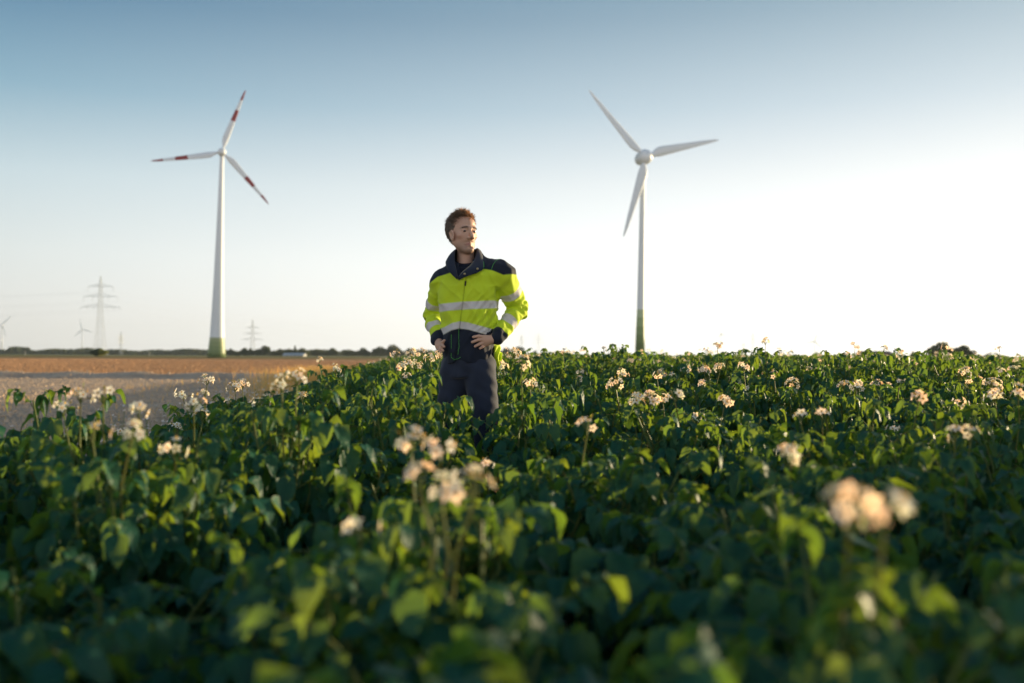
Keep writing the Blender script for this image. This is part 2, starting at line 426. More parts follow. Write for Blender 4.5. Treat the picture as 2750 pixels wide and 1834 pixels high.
def flower_cluster(g, top, rr, n=8, spread=.035, size=.030, droop=0.0, detail=2):
    top = np.array(top, float)
    for i in range(n):
        a = 2.4 * i + rr.random(); el = rr.uniform(-.1, 1.35)
        d = np.array([math.cos(a) * math.cos(el), math.sin(a) * math.cos(el), math.sin(el)])
        p = top + d * spread * rr.uniform(.6, 1.35)
        if detail: tube(g, [top - np.array([0, 0, .02]), top + d * spread * .45, p], [.0013, .0012, .0016], 3, 1, rr.random())
        if rr.random() < .16:
            V, Q = leaflet(.016, .010, 0, .4, 0); g.add(p + V @ frame(d).T, Q, 1, 1.0)
        else:
            flower_geo(g, p, d + np.array([0, 0, rr.uniform(-.5, .3)]), size * rr.uniform(.95, 1.2), rr, detail)
PM = [M_leaf, M_stem, M_petal, M_anther]
TPL = {2: [make_plant(100 + i, 2) for i in range(8)], 1: [make_plant(200 + i, 1) for i in range(7)], 0: [make_plant(300 + i, 0) for i in range(7)]}

# hand placed flowering plants:  (px, py, dist, n flowers) in photo pixels * 1/1.1697, several heads per plant
K = 1.1697
FL = [
 ([(185, 913, 3.3, 10), (237, 913, 3.2, 9), (146, 942, 3.4, 6)], 'tall potato plant with three white flower heads against the dirt track, far left'),
 ([(320, 948, 3.0, 7)], 'potato plant with one thin golden flower head, right of the three headed plant'),
 ([(214, 1003, 2.7, 6), (300, 1003, 2.4, 8)], 'potato plant with two backlit flower heads on long stalks, nearest the left edge'),
 ([(402, 1040, 2.7, 6)], 'potato plant with a shaded white flower head low among dark leaves at the left'),
 ([(475, 877, 6.2, 8), (421, 910, 5.8, 6)], 'small potato plant with white heads on the crop margin, nearest the dirt track'),
 ([(465, 960, 4.2, 7), (445, 932, 3.6, 6)], 'potato plant with two small white heads at the left crop margin behind the chamomile'),
 ([(540, 893, 6.4, 10), (556, 886, 6.6, 8)], 'potato plant with paired white heads before the dry grass strip'),
 ([(648, 888, 3.3, 14), (682, 872, 3.4, 12)], 'potato plant with the biggest golden white double flower head, left of the man'),
 ([(945, 1025, 2.2, 10), (1010, 1045, 2.1, 10)], 'potato plant with a golden and a shaded white head, in the foreground below the man'),
 ([(1118, 1075, 3.4, 5)], 'potato plant with one small pink lit head, right of the foreground double head'),
 ([(965, 1108, 1.75, 4), (1015, 1130, 1.7, 4), (1088, 1128, 1.65, 10)], 'blurred foreground potato plant with a large white and yellow flower spray on two long stalks'),
 ([(828, 1225, 1.75, 4)], 'blurred potato plant with two small cream flowers low in the foreground, left of centre'),
 ([(1950, 1192, 1.15, 8), (2028, 1188, 1.12, 5)], 'very near blurred potato plant with two large cream flowers, lower right foreground'),
 ([(1815, 1060, 2.35, 9)], 'potato plant with a single shaded white head on a straight stalk, right foreground'),
 ([(2192, 1005, 2.9, 4), (2228, 1000, 2.9, 4)], 'potato plant with a pair of small shaded white heads near the right edge'),
 ([(1415, 886, 5.4, 8)], 'potato plant with a divided pale head just right of the man'),
 ([(1348, 985, 3.2, 7)], 'potato plant with a pinkish lit head, foreground right of the man'),
 ([(1463, 927, 4.6, 11), (1493, 924, 4.6, 11)], 'potato plant with two dense round white heads side by side, right of the man'),
 ([(1550, 915, 4.3, 8)], 'potato plant with a loose white head, just right of the two dense round heads'),
 ([(1662, 926, 4.6, 9)], 'potato plant with an upright oval white head, in the middle of the right field'),
 ([(1617, 853, 7.0, 12), (1652, 850, 7.0, 10)], 'potato plant with wide joined white heads, below and right of the green based turbine tower'),
 ([(1612, 884, 6.4, 4)], 'potato plant with a small drooping two flower head, beneath the wide joined heads'),
 ([(1520, 862, 8.0, 9), (1545, 868, 7.6, 6)], 'potato plant with loose shaded heads, below the turbine tower'),
 ([(1820, 886, 6.0, 10)], 'potato plant with a fan of white flowers on a curved stalk, right field'),
 ([(1970, 892, 6.0, 11)], 'potato plant with a full round white head on a bare stalk, right field'),
 ([(2015, 887, 6.4, 9), (2038, 888, 6.5, 5)], 'potato plant with a low wide head, immediately right of the full round head'),
 ([(2218, 858, 7.4, 9)], 'potato plant with a lopsided white head on a stalk, below the horizon trees'),
 ([(2285, 914, 4.6, 8)], 'potato plant with backlit heads close to the right edge, tallest of that corner'),
 ([(2278, 888, 5.6, 7)], 'potato plant with a small white head behind the backlit heads at the right edge'),
 ([(2300, 858, 8.2, 7), (2322, 852, 8.4, 6)], 'far potato plant with twin pale heads near the right edge'),
 ([(2338, 908, 4.1, 7)], 'potato plant with a head cut by the right edge of the view'),
 ([(1770, 852, 9.0, 8), (1742, 862, 8.6, 7)], 'potato plant with two small white heads, left of the fan shaped one'),
 ([(1880, 850, 9.0, 8), (1855, 855, 9.0, 6)], 'far potato plant with a row of white flowers, above the full round head'),
 ([(1648, 797, 8.0, 7)], 'potato plant whose thin flower head stands above the horizon beside a faint distant turbine'),
 ([(1757, 788, 8.6, 6)], 'potato plant whose loose flower head rises highest above the crop line'),
 ([(1963, 797, 8.8, 6)], 'potato plant with a sparse head sticking up left of the barn roof'),
 ([(1840, 965, 3.6, 4), (1888, 958, 3.6, 4)], 'potato plant with small backlit buds, behind the single shaded white head'),
 ([(2108, 915, 3.7, 5)], 'potato plant with a shaded bud, in the backlit leafy clump at right'),
 ([(1400/K, 985/K, 4.4, 6)], 'potato plant with a small pale head at the right of the man\'s hip'),
 ([(1062/K, 955/K, 8.2, 6), (1078/K, 988/K, 6.8, 9)], 'potato plant with white heads left of the man in front of the round trees'),
 ([(1105/K, 950/K, 8.4, 9), (1132/K, 951/K, 8.4, 8)], 'potato plant with paired heads just left of the man\'s hand'),
 ([(1103/K, 972/K, 7.6, 9), (1120/K, 986/K, 7.0, 6)], 'potato plant with a dense head below the paired heads left of the man'),
 ([(1155/K, 966/K, 7.4, 8), (1182/K, 958/K, 7.6, 8)], 'potato plant with two heads touching the man\'s right side'),
 ([(1381/K, 955/K, 6.8, 12)], 'potato plant with a tall full head, right of the jacket tail'),
 ([(1352/K, 990/K, 6.2, 5)], 'potato plant with a small head right behind the man\'s jacket tail'),
]
named_xy = []
fmesh = [mesh_np('potato_foliage', t[0], [t[1]], PM, [t[2]], {'rnd': t[3]}) for t in TPL[2]]
rr = np.random.default_rng(5)
for k, (heads, label) in enumerate(FL):
    P = [at(hx * K, hy * K, d) for hx, hy, d, n in heads]
    c = sum(P, Vector()) / len(P)
    bx = c.x + rr.uniform(-.03, .03); by = c.y + .02
    gz = float(ground_z(bx, by)); named_xy.append((bx, by))
    top = min(p.z for p in P)
    sc = float(np.clip((top + .01 - gz) / .62, .68, 1.5))
    root = empty('flowering_potato_plant', (bx, by, gz), label, 'potato plant', 'flowering potato plants', rot=(0, 0, rr.random() * 6.28))
    Minv = Matrix.Rotation(-root.rotation_euler.z, 4, 'Z')
    fo = obj('foliage', fmesh[k % 8], root); fo.scale = (max(.85, min(sc, 1.1)), max(.85, min(sc, 1.1)), sc)
    for (p, hd) in zip(P, heads):  # hd = (px, py, distance, flowers)
        lp = np.array(Minv @ (p - Vector((bx, by, gz))))
        g = Geo()
        sway = rr.uniform(-.02, .02, 3)
        b0 = np.array([lp[0] * .45, lp[1] * .45, sc * .45]); mid = (b0 + lp) / 2 + sway
        tube(g, [b0, mid, lp + np.array([0, 0, -.02])], [.0035, .003, .0022], 5, 1, .9)
        st = g.done(); obj('flower_stalk', mesh_np('flower_stalk', st[0], [st[1]], PM, [st[2]], {'rnd': st[3]}), root)
        g = Geo(); flower_cluster(g, lp, rr, int(hd[3] * (1.3 if hd[2] > 3.6 else .85)) + 1, (.040 if hd[2] > 3.6 else .034) if hd[3] > 5 else .026, .034 if hd[2] > 3.6 else .029)
        st = g.done(); obj('flower_head', mesh_np('flower_head', st[0], [st[1]], PM, [st[2]], {'rnd': st[3]}), root)

# the closed canopy: one object
rows_dir = np.array([-0.11, 1.0]); rows_dir /= np.linalg.norm(rows_dir)
rows_perp = np.array([rows_dir[1], -rows_dir[0]])
spots = []
for ir in range(0, 75):
    u = .28 + ir * .72
    s = -1.5
    while s < 52:
        s += .33 + rng.uniform(-.05, .05)
        p = np.array([-2.25, 5.0]) + rows_perp * u + rows_dir * (s - 5) + rng.uniform(-.07, .07, 2)
        x, y = p
        if y < .55 or y > 50: continue
        if abs(x) > (y + .6) * .60 + .5 and not (x > 0 and x < (y * .6 + 5.5) and y < 13): continue
        spots.append((x, y))
spots = np.array(spots)
man_xy = (at(1220, 955, 5.536).x + .07, 5.60)
VV = []; QQ = []; MM = []; AA = []; nv = 0
fr_ = np.random.default_rng(77)
for (x, y) in spots:
    d = math.hypot(x, y)
    if d < .75: continue
    if math.hypot(x - man_xy[0], (y - man_xy[1])) < .20: continue
    if any(abs(x - a) < .16 and abs(y - b) < .16 for a, b in named_xy): continue
    lod = 2 if d < 8.5 else (1 if d < 17 else 0)
    T = TPL[lod][fr_.integers(len(TPL[lod]))]
    th = fr_.random() * 6.283; c_, s_ = math.cos(th), math.sin(th)
    h = float(plant_h(y)) * 1.10 / .62 * (fr_.uniform(.82, 1.08) + .07 * math.sin(x * 2.3 + 1.7 * math.sin(y * 1.1)) * (d > 1.5))
    ed = x - edge_x(y)
    if ed < .9: h *= 1.08 + .12 * fr_.random() if y < 4.4 else .62 + .2 * fr_.random()
    if abs(x - man_xy[0]) < .6 and 4.0 < y < 5.5: h *= 1.22
    wd = fr_.uniform(.9, 1.1) * (1.28 if d < 2.6 else (1.1 if d < 4 else 1))
    V = T[0] * np.array([wd, wd, h]); V = np.stack([V[:, 0] * c_ - V[:, 1] * s_, V[:, 0] * s_ + V[:, 1] * c_, V[:, 2]], 1)
    V += np.array([x, y, float(ground_z(x, y))])
    if lod and x > -1.2 and abs(x-man_xy[0]) < .22 and y < 5.5 and y > 4.6: pass
    VV.append(V); QQ.append(T[1] + nv); MM.append(T[2]); AA.append(T[3]); nv += len(V)
    if d > 4.5 and fr_.random() < (.42 if d < 14 else .38):
        g = Geo(); lp = np.array([x + fr_.uniform(-.12, .12), y + fr_.uniform(-.12, .12), float(ground_z(x, y)) + .60 * h + fr_.uniform(-.08, .06)])
        flower_cluster(g, lp, fr_, int(fr_.integers(4, 10)), .034, .031 if d < 14 else .036, detail=1 if d < 12 else 0)
        if d < 14: tube(g, [lp + np.array([.02, 0, -.22]), lp + np.array([0, 0, -.02])], [.003, .002], 3, 1, .9)
        st = g.done(); VV.append(st[0]); QQ.append(st[1] + nv); MM.append(st[2]); AA.append(st[3]); nv += len(st[0])
crop = obj('potato_crop', mesh_np('potato_crop', np.concatenate(VV), [np.concatenate(QQ)], PM, [np.concatenate(MM)], {'rnd': np.concatenate(AA)}))
tag(crop, 'dense dark green potato crop covering the foreground and rising to the right', 'potato crop', kind='stuff')
print('crop quads', sum(len(q) for q in QQ))

# ------------------------------------------------------------------ soil clods, dry grass, chamomile
M_clod = mat('soil clod', (.55, .41, .29), .95, .1, noise=(3, .7, (.42, .32, .23)))
def icos():
    t = (1 + 5 ** .5) / 2
    V = np.array([(-1, t, 0), (1, t, 0), (-1, -t, 0), (1, -t, 0), (0, -1, t), (0, 1, t), (0, -1, -t), (0, 1, -t), (t, 0, -1), (t, 0, 1), (-t, 0, -1), (-t, 0, 1)]) / 1.9
    T = np.array([(0, 11, 5), (0, 5, 1), (0, 1, 7), (0, 7, 10), (0, 10, 11), (1, 5, 9), (5, 11, 4), (11, 10, 2), (10, 7, 6), (7, 1, 8), (3, 9, 4), (3, 4, 2), (3, 2, 6), (3, 6, 8), (3, 8, 9), (4, 9, 5), (2, 4, 11), (6, 2, 10), (8, 6, 7), (9, 8, 1)])
    return V, T
IV, IT = icos()
def scatter_clods(name, n, ylo, yhi, smin, smax, zf, label, seed, material):
    q = np.random.default_rng(seed); V = []; T = []; k = 0
    while k < n:
        y = ylo * (yhi / ylo) ** q.random(); x = q.uniform(-.58 * y - 1, edge_x(y) + .3)
        if x < -.58 * y - 1: continue
        s_ = q.uniform(smin, smax) * (1 + y / 60) * (1.0 if q.random() < .93 else 1.9)
        A = Euler(q.uniform(0, 6, 3)).to_matrix()
        P = (IV * (1 + q.uniform(-.3, .3, (12, 1)))) * np.array([1, 1, .62]) * s_ @ np.array(A).T
        V.append(P + np.array([x, y, zf(x, y) + s_ * .15])); T.append(IT + 12 * k); k += 1
    o = obj(name, mesh_np(name, np.concatenate(V), [np.concatenate(T)], [material], smooth=False))
    tag(o, label, 'soil', kind='stuff')
scatter_clods('soil_clods', 34000, 6, 46, .004, .019, lambda x, y: float(base_z(np.array(x), np.array(y))), 'loose crumbly soil clods covering the bare dirt track', 3, M_clod)
M_clod2 = mat('field clod', (.48, .28, .15), .95, .1, noise=(2, .7, (.34, .19, .10)))
scatter_clods('field_clods', 34000, 44, 190, .010, .022, lambda x, y: .04, 'ploughed soil clods on the brown field', 4, M_clod2)

M_straw = leaf_mat('dry grass', (.55, .38, .12), (.66, .48, .18), .40, (.85, .58, .16))
q = np.random.default_rng(21); V = []; T = []; k = 0; AT = []
def blade(x, y, z, h, wd, lean, az):
    d = np.array([math.cos(az), math.sin(az), 0]); sd_ = np.array([-d[1], d[0], 0]) * wd
    b_ = np.array([x, y, z]); m_ = b_ + d * lean * h * .4 + np.array([0, 0, h * .6]); t_ = b_ + d * lean * h + np.array([0, 0, h])
    return [b_ - sd_, b_ + sd_, m_ + sd_ * .7, m_ - sd_ * .7, t_ + sd_ * .15, t_ - sd_ * .15]
for i in range(8000):
    if i < 7400: y = 12 + 26 * q.random() ** .45; x = edge_x(y) - abs(q.normal()) * (.2 + .030 * y) + .25; h = q.uniform(.12, .42) * (1 + .7 * (y > 26))
    else: y = q.uniform(6, 40); x = edge_x(y) - q.uniform(0, 7); h = q.uniform(.05, .16)
    V += blade(x, y, float(ground_z(x, y)), h, .0035 + y * .0002, q.uniform(0, .6), q.random() * 6.3)
    T += [(k, k + 1, k + 2, k + 3), (k + 3, k + 2, k + 4, k + 5)]; k += 6; AT += [q.random()] * 6
o = obj('dry_grass', mesh_np('dry_grass', V, [T], [M_straw], attrs={'rnd': np.array(AT)}))
tag(o, 'golden dry grass growing along the edge of the potato crop', 'grass', kind='stuff')
g = Geo(); q = np.random.default_rng(31)
M_cham = leaf_mat('chamomile petal', (.72, .73, .74), (.80, .80, .78), .25, (.8, .78, .7), rough=.6)
def daisy(p, s_):
    V = [(0, 0, 0)]; n = 10
    for i in range(n): V.append((math.cos(i * 2 * math.pi / n) * s_ * (1 if i % 2 else .75), math.sin(i * 2 * math.pi / n) * s_ * (1 if i % 2 else .75), .05 * s_))
    tl = frame((q.uniform(-.5, .5), q.uniform(-.8, .1), 1)); tl = tl[:, [1, 2, 0]]
    Q = [(0, 1 + i, 1 + i + 1, 1 + (i + 2) % n) for i in range(0, n, 2)]
    g.add(p + np.array(V) @ tl.T, Q, 0, q.random())
    C = [(math.cos(i * 1.57) * s_ * .3, math.sin(i * 1.57) * s_ * .3, .08 * s_) for i in range(4)] + [(math.cos(i * 1.57) * s_ * .18, math.sin(i * 1.57) * s_ * .18, .3 * s_) for i in range(4)]
    g.add(p + np.array(C) @ tl.T, [(0, 1, 5, 4), (1, 2, 6, 5), (2, 3, 7, 6), (3, 0, 4, 7), (4, 5, 6, 7)], 2, 0)
for i in range(1700):
    if i < 300:  # dense clump by the near corner
        c_ = at(q.normal(320, 50), 1120, 7.4); x = c_.x; y = 7.4 + q.normal() * .35; h = q.uniform(.22, .36)
    else:
        y = q.uniform(7, 26); x = edge_x(y) - abs(q.normal()) * 1.0 + .35; h = q.uniform(.15, .40)
    z = float(ground_z(x, y)); p = np.array([x + q.uniform(-.05, .05), y, z + h]); daisy(p, q.uniform(.010, .015) * (1 + y / 40))
    tube(g, [np.array([x, y, z]), p], [.0015, .001], 3, 1, .2)
    if i % 2 == 0:
        for j in range(3):
            Vb = np.array(blade(x, y, z, h * q.uniform(.4, .9), .004, .5, q.random() * 6.3)); g.add(Vb, [(0, 1, 2, 3), (3, 2, 4, 5)], 1, q.random() * .3)
st = g.done(); o = obj('chamomile', mesh_np('chamomile', st[0], [st[1]], [M_cham, M_stem, M_anther], [st[2]], {'rnd': st[3]}))
tag(o, 'small white chamomile flowers along the bare soil beside the crop', 'chamomile', kind='stuff')

# ------------------------------------------------------------------ wind turbines
def banded_tower_material(name, white, bands, zs):
    m = mat(name, white, .45, .4, noise=(.15, .25, tuple(c * .93 for c in white))); n = m.node_tree; b = n.nodes['Principled BSDF']
    tc = n.nodes.new('ShaderNodeTexCoord'); sp = n.nodes.new('ShaderNodeSeparateXYZ'); n.links.new(tc.outputs['Object'], sp.inputs[0])
    r = n.nodes.new('ShaderNodeValToRGB'); r.color_ramp.interpolation = 'CONSTANT'
    while len(r.color_ramp.elements) < len(bands) + 1: r.color_ramp.elements.new(.5)
    top = zs[-1] * 1.25
    for e, (p, c) in zip(r.color_ramp.elements, list(zip([0] + list(zs), list(bands) + [white]))):
        e.position = p / top; e.color = (*c, 1)
    mp = n.nodes.new('ShaderNodeMath'); mp.operation = 'DIVIDE'; mp.inputs[1].default_value = top; n.links.new(sp.outputs[2], mp.inputs[0])
    n.links.new(mp.outputs[0], r.inputs[0]); n.links.new(r.outputs[0], b.inputs['Base Color']); return m
WHITE = (.64, .69, .73)
M_white = mat('turbine white', WHITE, .4, .4, noise=(.4, .3, (.55, .60, .64)))
M_red = mat('blade red', (.23, .022, .022), .45, .4)
def lathe(name, prof, n, material, parent, axis_rot=None, loc=None):
    rg = [[(r * math.cos(2 * math.pi * i / n), r * math.sin(2 * math.pi * i / n), z) for i in range(n)] for r, z in prof]
    mb = MB(); mb.rings(rg); o = mb.build(name, material, parent)
    if axis_rot is not None: o.rotation_euler = axis_rot
    if loc is not None: o.location = loc
    return o
def blade_mesh(Rr, chord, red, root=.05, th=.16):
    """blade along +Z, chord along X, front towards -Y"""
    prof = [(root, .34, 1.0), (.09, .46, .75), (.14, .80, .42), (.20, 1.0, .28), (.30, .94, .24), (.45, .78, .22), (.60, .64, .22), (.75, .50, .22), (.88, .36, .22), (.96, .22, .22), (1.0, .05, .3)]
    tt = sorted(set([p[0] for p in prof] + ([.49, .665, .83] if red else [])))
    rings_ = []; mids = []
    for t in tt:
        c = np.interp(t, [p[0] for p in prof], [p[1] for p in prof]) * chord; k = np.interp(t, [p[0] for p in prof], [p[2] for p in prof])
        tw = R(10) * (1 - t) ** 2 + R(2)
        off = -(c - .3 * chord) * .28
        ring = []
        for i in range(12):
            a = 2 * math.pi * i / 12
            x = math.cos(a) * c * .5 + off; y = math.sin(a) * c * .5 * max(k, th * .7)
            ring.append((x * math.cos(tw) - y * math.sin(tw), x * math.sin(tw) + y * math.cos(tw) - .02 * Rr * t * t, t * Rr))
        rings_.append(ring); mids.append(t)
    mb = MB(); P = [p for r in rings_ for p in r]; mb.add(P)
    for j in range(len(rings_) - 1):
        tm = (mids[j] + mids[j + 1]) / 2; m = 1 if red and (.49 < tm < .665 or tm > .83) else 0
        for i in range(12):
            mb.q.append([j * 12 + i, j * 12 + (i + 1) % 12, (j + 1) * 12 + (i + 1) % 12, (j + 1) * 12 + i]); mb.qm.append(m)
    return mb
def turbine(base, hub_h, Rr, tower, angles, yaw, label, red=False, tmat=None, chord=None, mirror=1, hub_r=1.6, nac=None, lean=0, parts=True, group='wind turbines'):
    """yaw: rotor normal turned towards +X from the camera side; angles of the blades counted counterclockwise from +X as seen"""
    root = empty('wind_turbine', base, label, 'wind turbine', group, rot=(0, R(lean), 0))
    lathe('tower', [(w_ / 2, z) for z, w_ in tower], 40, tmat or M_white, root)
    nrm = Vector((math.sin(yaw), -math.cos(yaw), .06)).normalized()
    top_w = tower[-1][1]
    q_ = nrm.to_track_quat('Z', 'Y').to_euler()
    ctr = Vector((0, 0, hub_h))
    nl = nac[0] if nac else hub_r * 2.6; nr = nac[1] if nac else hub_r
    prof = [(nr * .05, -nl * .62), (nr * .45, -nl * .58), (nr * .75, -nl * .45), (nr * .95, -nl * .2), (nr, 0), (nr * .98, nl * .12)]
    lathe('nacelle', prof, 28, M_white, root, q_, ctr)
    hub = ctr + nrm * (nl * .12 + .02)
    prof = [(nr * 1.03, 0.0), (nr * 1.05, nl * .10), (nr * 1.0, nl * .2), (nr * .82, nl * .32), (nr * .5, nl * .42), (nr * .2, nl * .46), (nr * .02, nl * .47)]
    lathe('rotor_hub', prof, 28, M_white, root, q_, hub)
    bc = hub + nrm * nl * .12
    up = Vector((0, 0, 1)); right = up.cross(-nrm).normalized() * -1
    right = Vector((math.cos(yaw), math.sin(yaw), 0)); upv = right.cross(-nrm).normalized()
    if upv.z < 0: upv = -upv
    bm_ = blade_mesh(Rr, chord or Rr * .085, red)
    first = None
    for a in angles:
        dz = (right * math.cos(R(a)) + upv * math.sin(R(a))).normalized()
        dy = -nrm; dx = dy.cross(dz).normalized() * 1
        M = Matrix((dx, dy, dz)).transposed().to_4x4()
        if first is None: o = bm_.build('blade', [M_white, M_red], root); first = o
        else: o = obj('blade', first.data, root)
        o.matrix_basis = Matrix.Translation(bc) @ M
    return root
G1, G2, G3, G4, G5 = (.07, .15, .07), (.10, .20, .09), (.14, .26, .13), (.22, .36, .20), (.36, .50, .33)
base = at(581.5, 959, 345); base.z = 0; s1 = 345 / F
turbine(base, 553 * s1, 184 * s1, [(0, 48.5 * s1), (2, 45.6 * s1), (53 * s1, 38.5 * s1), (110 * s1, 33 * s1), (195 * s1, 26.5 * s1), (370 * s1, 17 * s1), (535 * s1, 10.5 * s1), (545 * s1, 10.2 * s1)],
        (72, 193, -47), R(18), 'white wind turbine with red striped blades and green banded foot beyond the ploughed field', red=True,
        tmat=banded_tower_material('left tower', WHITE, [(.115, .165, .07), (.145, .20, .08), (.175, .235, .095), (.215, .27, .12), (.28, .33, .17)], [9 * s1, 20 * s1, 31 * s1, 43 * s1, 54 * s1]),
        chord=17 * s1, hub_r=9 * s1, nac=(30 * s1, 10.5 * s1), lean=.95)
base = at(1718.5, 962, 420); base.z = 0; s2 = 420 / F
turbine(base, 543 * s2, 233 * s2, [(0, 27 * s2), (60 * s2, 24.6 * s2), (130 * s2, 21 * s2), (300 * s2, 17 * s2), (515 * s2, 12.5 * s2), (522 * s2, 12.2 * s2)],
        (135.5, 16.5, 253), R(19), 'tall wind turbine with plain grey white blades, behind the crop right of the man',
        tmat=banded_tower_material('right tower', WHITE, [(.09, .15, .05), (.12, .19, .06), (.17, .25, .09), (.24, .33, .15), (.36, .45, .27)], [44 * s2, 66 * s2, 88 * s2, 112 * s2, 134 * s2]),
        chord=26 * s2, hub_r=18 * s2, nac=(52 * s2, 19.5 * s2), lean=.75)
def far_turbine(px, hub_y, d, Rpx, angles, wpx, label, basey=None):
    b_ = at(px, 955, d); b_.z = 0; s_ = d / F; hz = at(px, hub_y, d).z
    turbine(b_, hz, Rpx * s_, [(0, wpx * 1.3 * s_), (hz * .97, wpx * .7 * s_)], angles, R(15), label, chord=Rpx * .1 * s_, hub_r=2.2 * s_, nac=(7 * s_, 2.3 * s_))
far_turbine(4, 873, 2900, 34, (48, 178, -70), 3.2, 'distant pale wind turbine cut by the left edge of the view')
far_turbine(220, 885, 3300, 29, (102, -15, 223), 2.6, 'distant pale wind turbine between the left edge and the large pylon')
far_turbine(1936.5, 898, 4600, 16, (105, 225, -12), 1.3, 'very faint tiny wind turbine above the crop, behind a lone flower head')
far_turbine(2187.5, 917, 3600, 30, (70, 187, -43), 1.9, 'faint distant wind turbine above the right field, left of the barn roof')

# ------------------------------------------------------------------ pylons and wires
M_steel = mat('galvanised steel', (.44, .47, .46), .5, .4, metallic=.2)
M_glass = mat('insulator', (.30, .33, .32), .3, .5)
M_wire = mat('wire', (.30, .31, .31), .5, .4)
def pylon(px, topy, d, label, yaw=0.0, arms=None, bw=31, bar=.12, height_px=None, wide=1.0):
    s_ = d / F; b_ = at(px, 955, d); b_.z = 0; H = at(px, topy, d).z
    root = empty('electricity_pylon', b_, label, 'pylon', 'electricity pylons', rot=(0, 0, yaw))
    mb = MB(); w0 = bw * s_ / 2
    def hw(t): return w0 * np.interp(t, [0, .12, .3, .55, .88, 1], [1, .72, .52, .34, .2, .02])
    ts = [0, .13, .24, .34, .43, .51, .58, .65, .72, .79, .85, .90, .95, 1]
    for (sx, sy) in ((1, 1), (1, -1), (-1, -1), (-1, 1)):
        for a, b in zip(ts[:-1], ts[1:]): mb.bar((sx * hw(a), sy * hw(a), a * H), (sx * hw(b), sy * hw(b), b * H), bar, n=4, caps=False)
    C_ = [(1, 1), (1, -1), (-1, -1), (-1, 1)]
    for a, b in zip(ts[:-2], ts[1:-1]):
        for i in range(4):
            (x0, y0), (x1, y1) = C_[i], C_[(i + 1) % 4]
            mb.bar((x0 * hw(a), y0 * hw(a), a * H), (x1 * hw(b), y1 * hw(b), b * H), bar * .55, n=3, caps=False)
            mb.bar((x1 * hw(a), y1 * hw(a), a * H), (x0 * hw(b), y0 * hw(b), b * H), bar * .55, n=3, caps=False)
            if .1 < a < .15: mb.bar((x0 * hw(a), y0 * hw(a), a * H), (x1 * hw(a), y1 * hw(a), a * H), bar * .5, n=3, caps=False)
    mb.build('mast', M_steel, root, smooth=False)
    ends = []
    for (ay, half, ins, drop) in arms:
        z = at(px, ay, d).z; hf = half * s_; rise = 9 * s_ * wide; m2 = MB(); hwz = hw(z / H)
        for sg in (-1, 1):
            for yy in (-1, 1):
                m2.bar((sg * hwz, yy * hwz, z), (sg * hf, 0, z), bar * .8, n=4)
                m2.bar((sg * hwz, yy * hwz, z + rise), (sg * hf, 0, z + .3 * s_), bar * .7, n=4)
            N = 5
            for k in range(N):
                t0 = k / N; t1 = (k + 1) / N
                xa = sg * (hwz + (hf - hwz) * t0); xb = sg * (hwz + (hf - hwz) * t1)
                for yy in (-1, 1):
                    m2.bar((xa, yy * hwz * (1 - t0), z), (xb, yy * hwz * (1 - t1), z + rise * (1 - t1)), bar * .45, n=3, caps=False)
                    m2.bar((xa, yy * hwz * (1 - t0), z), (xa, yy * hwz * (1 - t0), z + rise * (1 - t0)), bar * .45, n=3, caps=False)
        m2.build('crossarm', M_steel, root, smooth=False)
        for sg in (-1, 1):
            for f_ in ins:
                x = sg * hf * f_; L_ = drop * s_
                prof = []
                nd = 7
                for k in range(nd): prof += [(bar * .6, -L_ * k / nd), (bar * 1.7, -L_ * (k + .4) / nd), (bar * .6, -L_ * (k + .8) / nd)]
                lathe('insulator', prof[::-1], 8, M_glass, root, None, (x, 0, z))
                ends.append(root.matrix_basis @ Vector((x, 0, z - L_)) if False else Vector(b_) + Matrix.Rotation(yaw, 3, 'Z') @ Vector((x, 0, z - L_)))
    return ends, Vector(b_), H
A1 = [(770, 34, [.99], 13), (797, 46, [.99, .45], 13), (825, 54, [.99, .66, .33], 7)]
e1, b1, H1 = pylon(268, 741, 760, 'large lattice pylon with three crossarms rising behind the round bush', arms=A1, bw=32, bar=.10)
A3 = [(880, 17, [.99], 4), (896, 24, [.99, .5], 4), (912, 29, [.99, .66, .33], 3)]
e3, b3, H3 = pylon(677.5, 857, 1300, 'pale pylon with three crossarms, standing in front of the round trees', arms=A3, bw=19, bar=.13, wide=.5)
pylon(324, 890, 1400, 'slim pylon seen side on, right of the round bush', arms=[(905, 10, [.9], 3), (911, 10, [.9], 3), (920, 12, [.9], 3)], bw=9, bar=.16, yaw=R(68), wide=.4)
pylon(2022, 892, 3800, 'faint pylon above the crop, between two faint distant turbines', arms=[(905, 10, [.9], 3), (913, 14, [.9], 3), (922, 17, [.9], 3)], bw=11, bar=.22, wide=.4)
pylon(1996, 918, 4600, 'barely visible short pylon, left of the faint pylon above the crop', arms=[(926, 8, [.9], 2), (932, 10, [.9], 2)], bw=6, bar=.24, wide=.3)
pylon(1400.5, 898, 3600, 'faint thin pylon right of the man above the round tree', arms=[(908, 6, [.9], 3), (915, 8, [.9], 3), (922, 9, [.9], 3)], bw=8, bar=.2, wide=.4, yaw=R(40))
pylon(1446, 893, 3600, 'faint pylon right of the man above the small round shrub', arms=[(904, 9, [.9], 3), (912, 13, [.9], 3), (921, 15, [.9], 3)], bw=11, bar=.2, wide=.4)
def wire(a, b, sag, label, r=.03):
    n = 14; mb = MB(); P = []
    for i in range(n + 1):
        t = i / n; p = Vector(a).lerp(Vector(b), t); p.z -= sag * 4 * t * (1 - t); P.append(p)
    for i in range(n): mb.bar(P[i], P[i + 1], r, n=4, caps=False)
    o = mb.build('power_cable', M_wire, None); tag(o, label, 'power cable', 'power cables on the large pylon'); return o
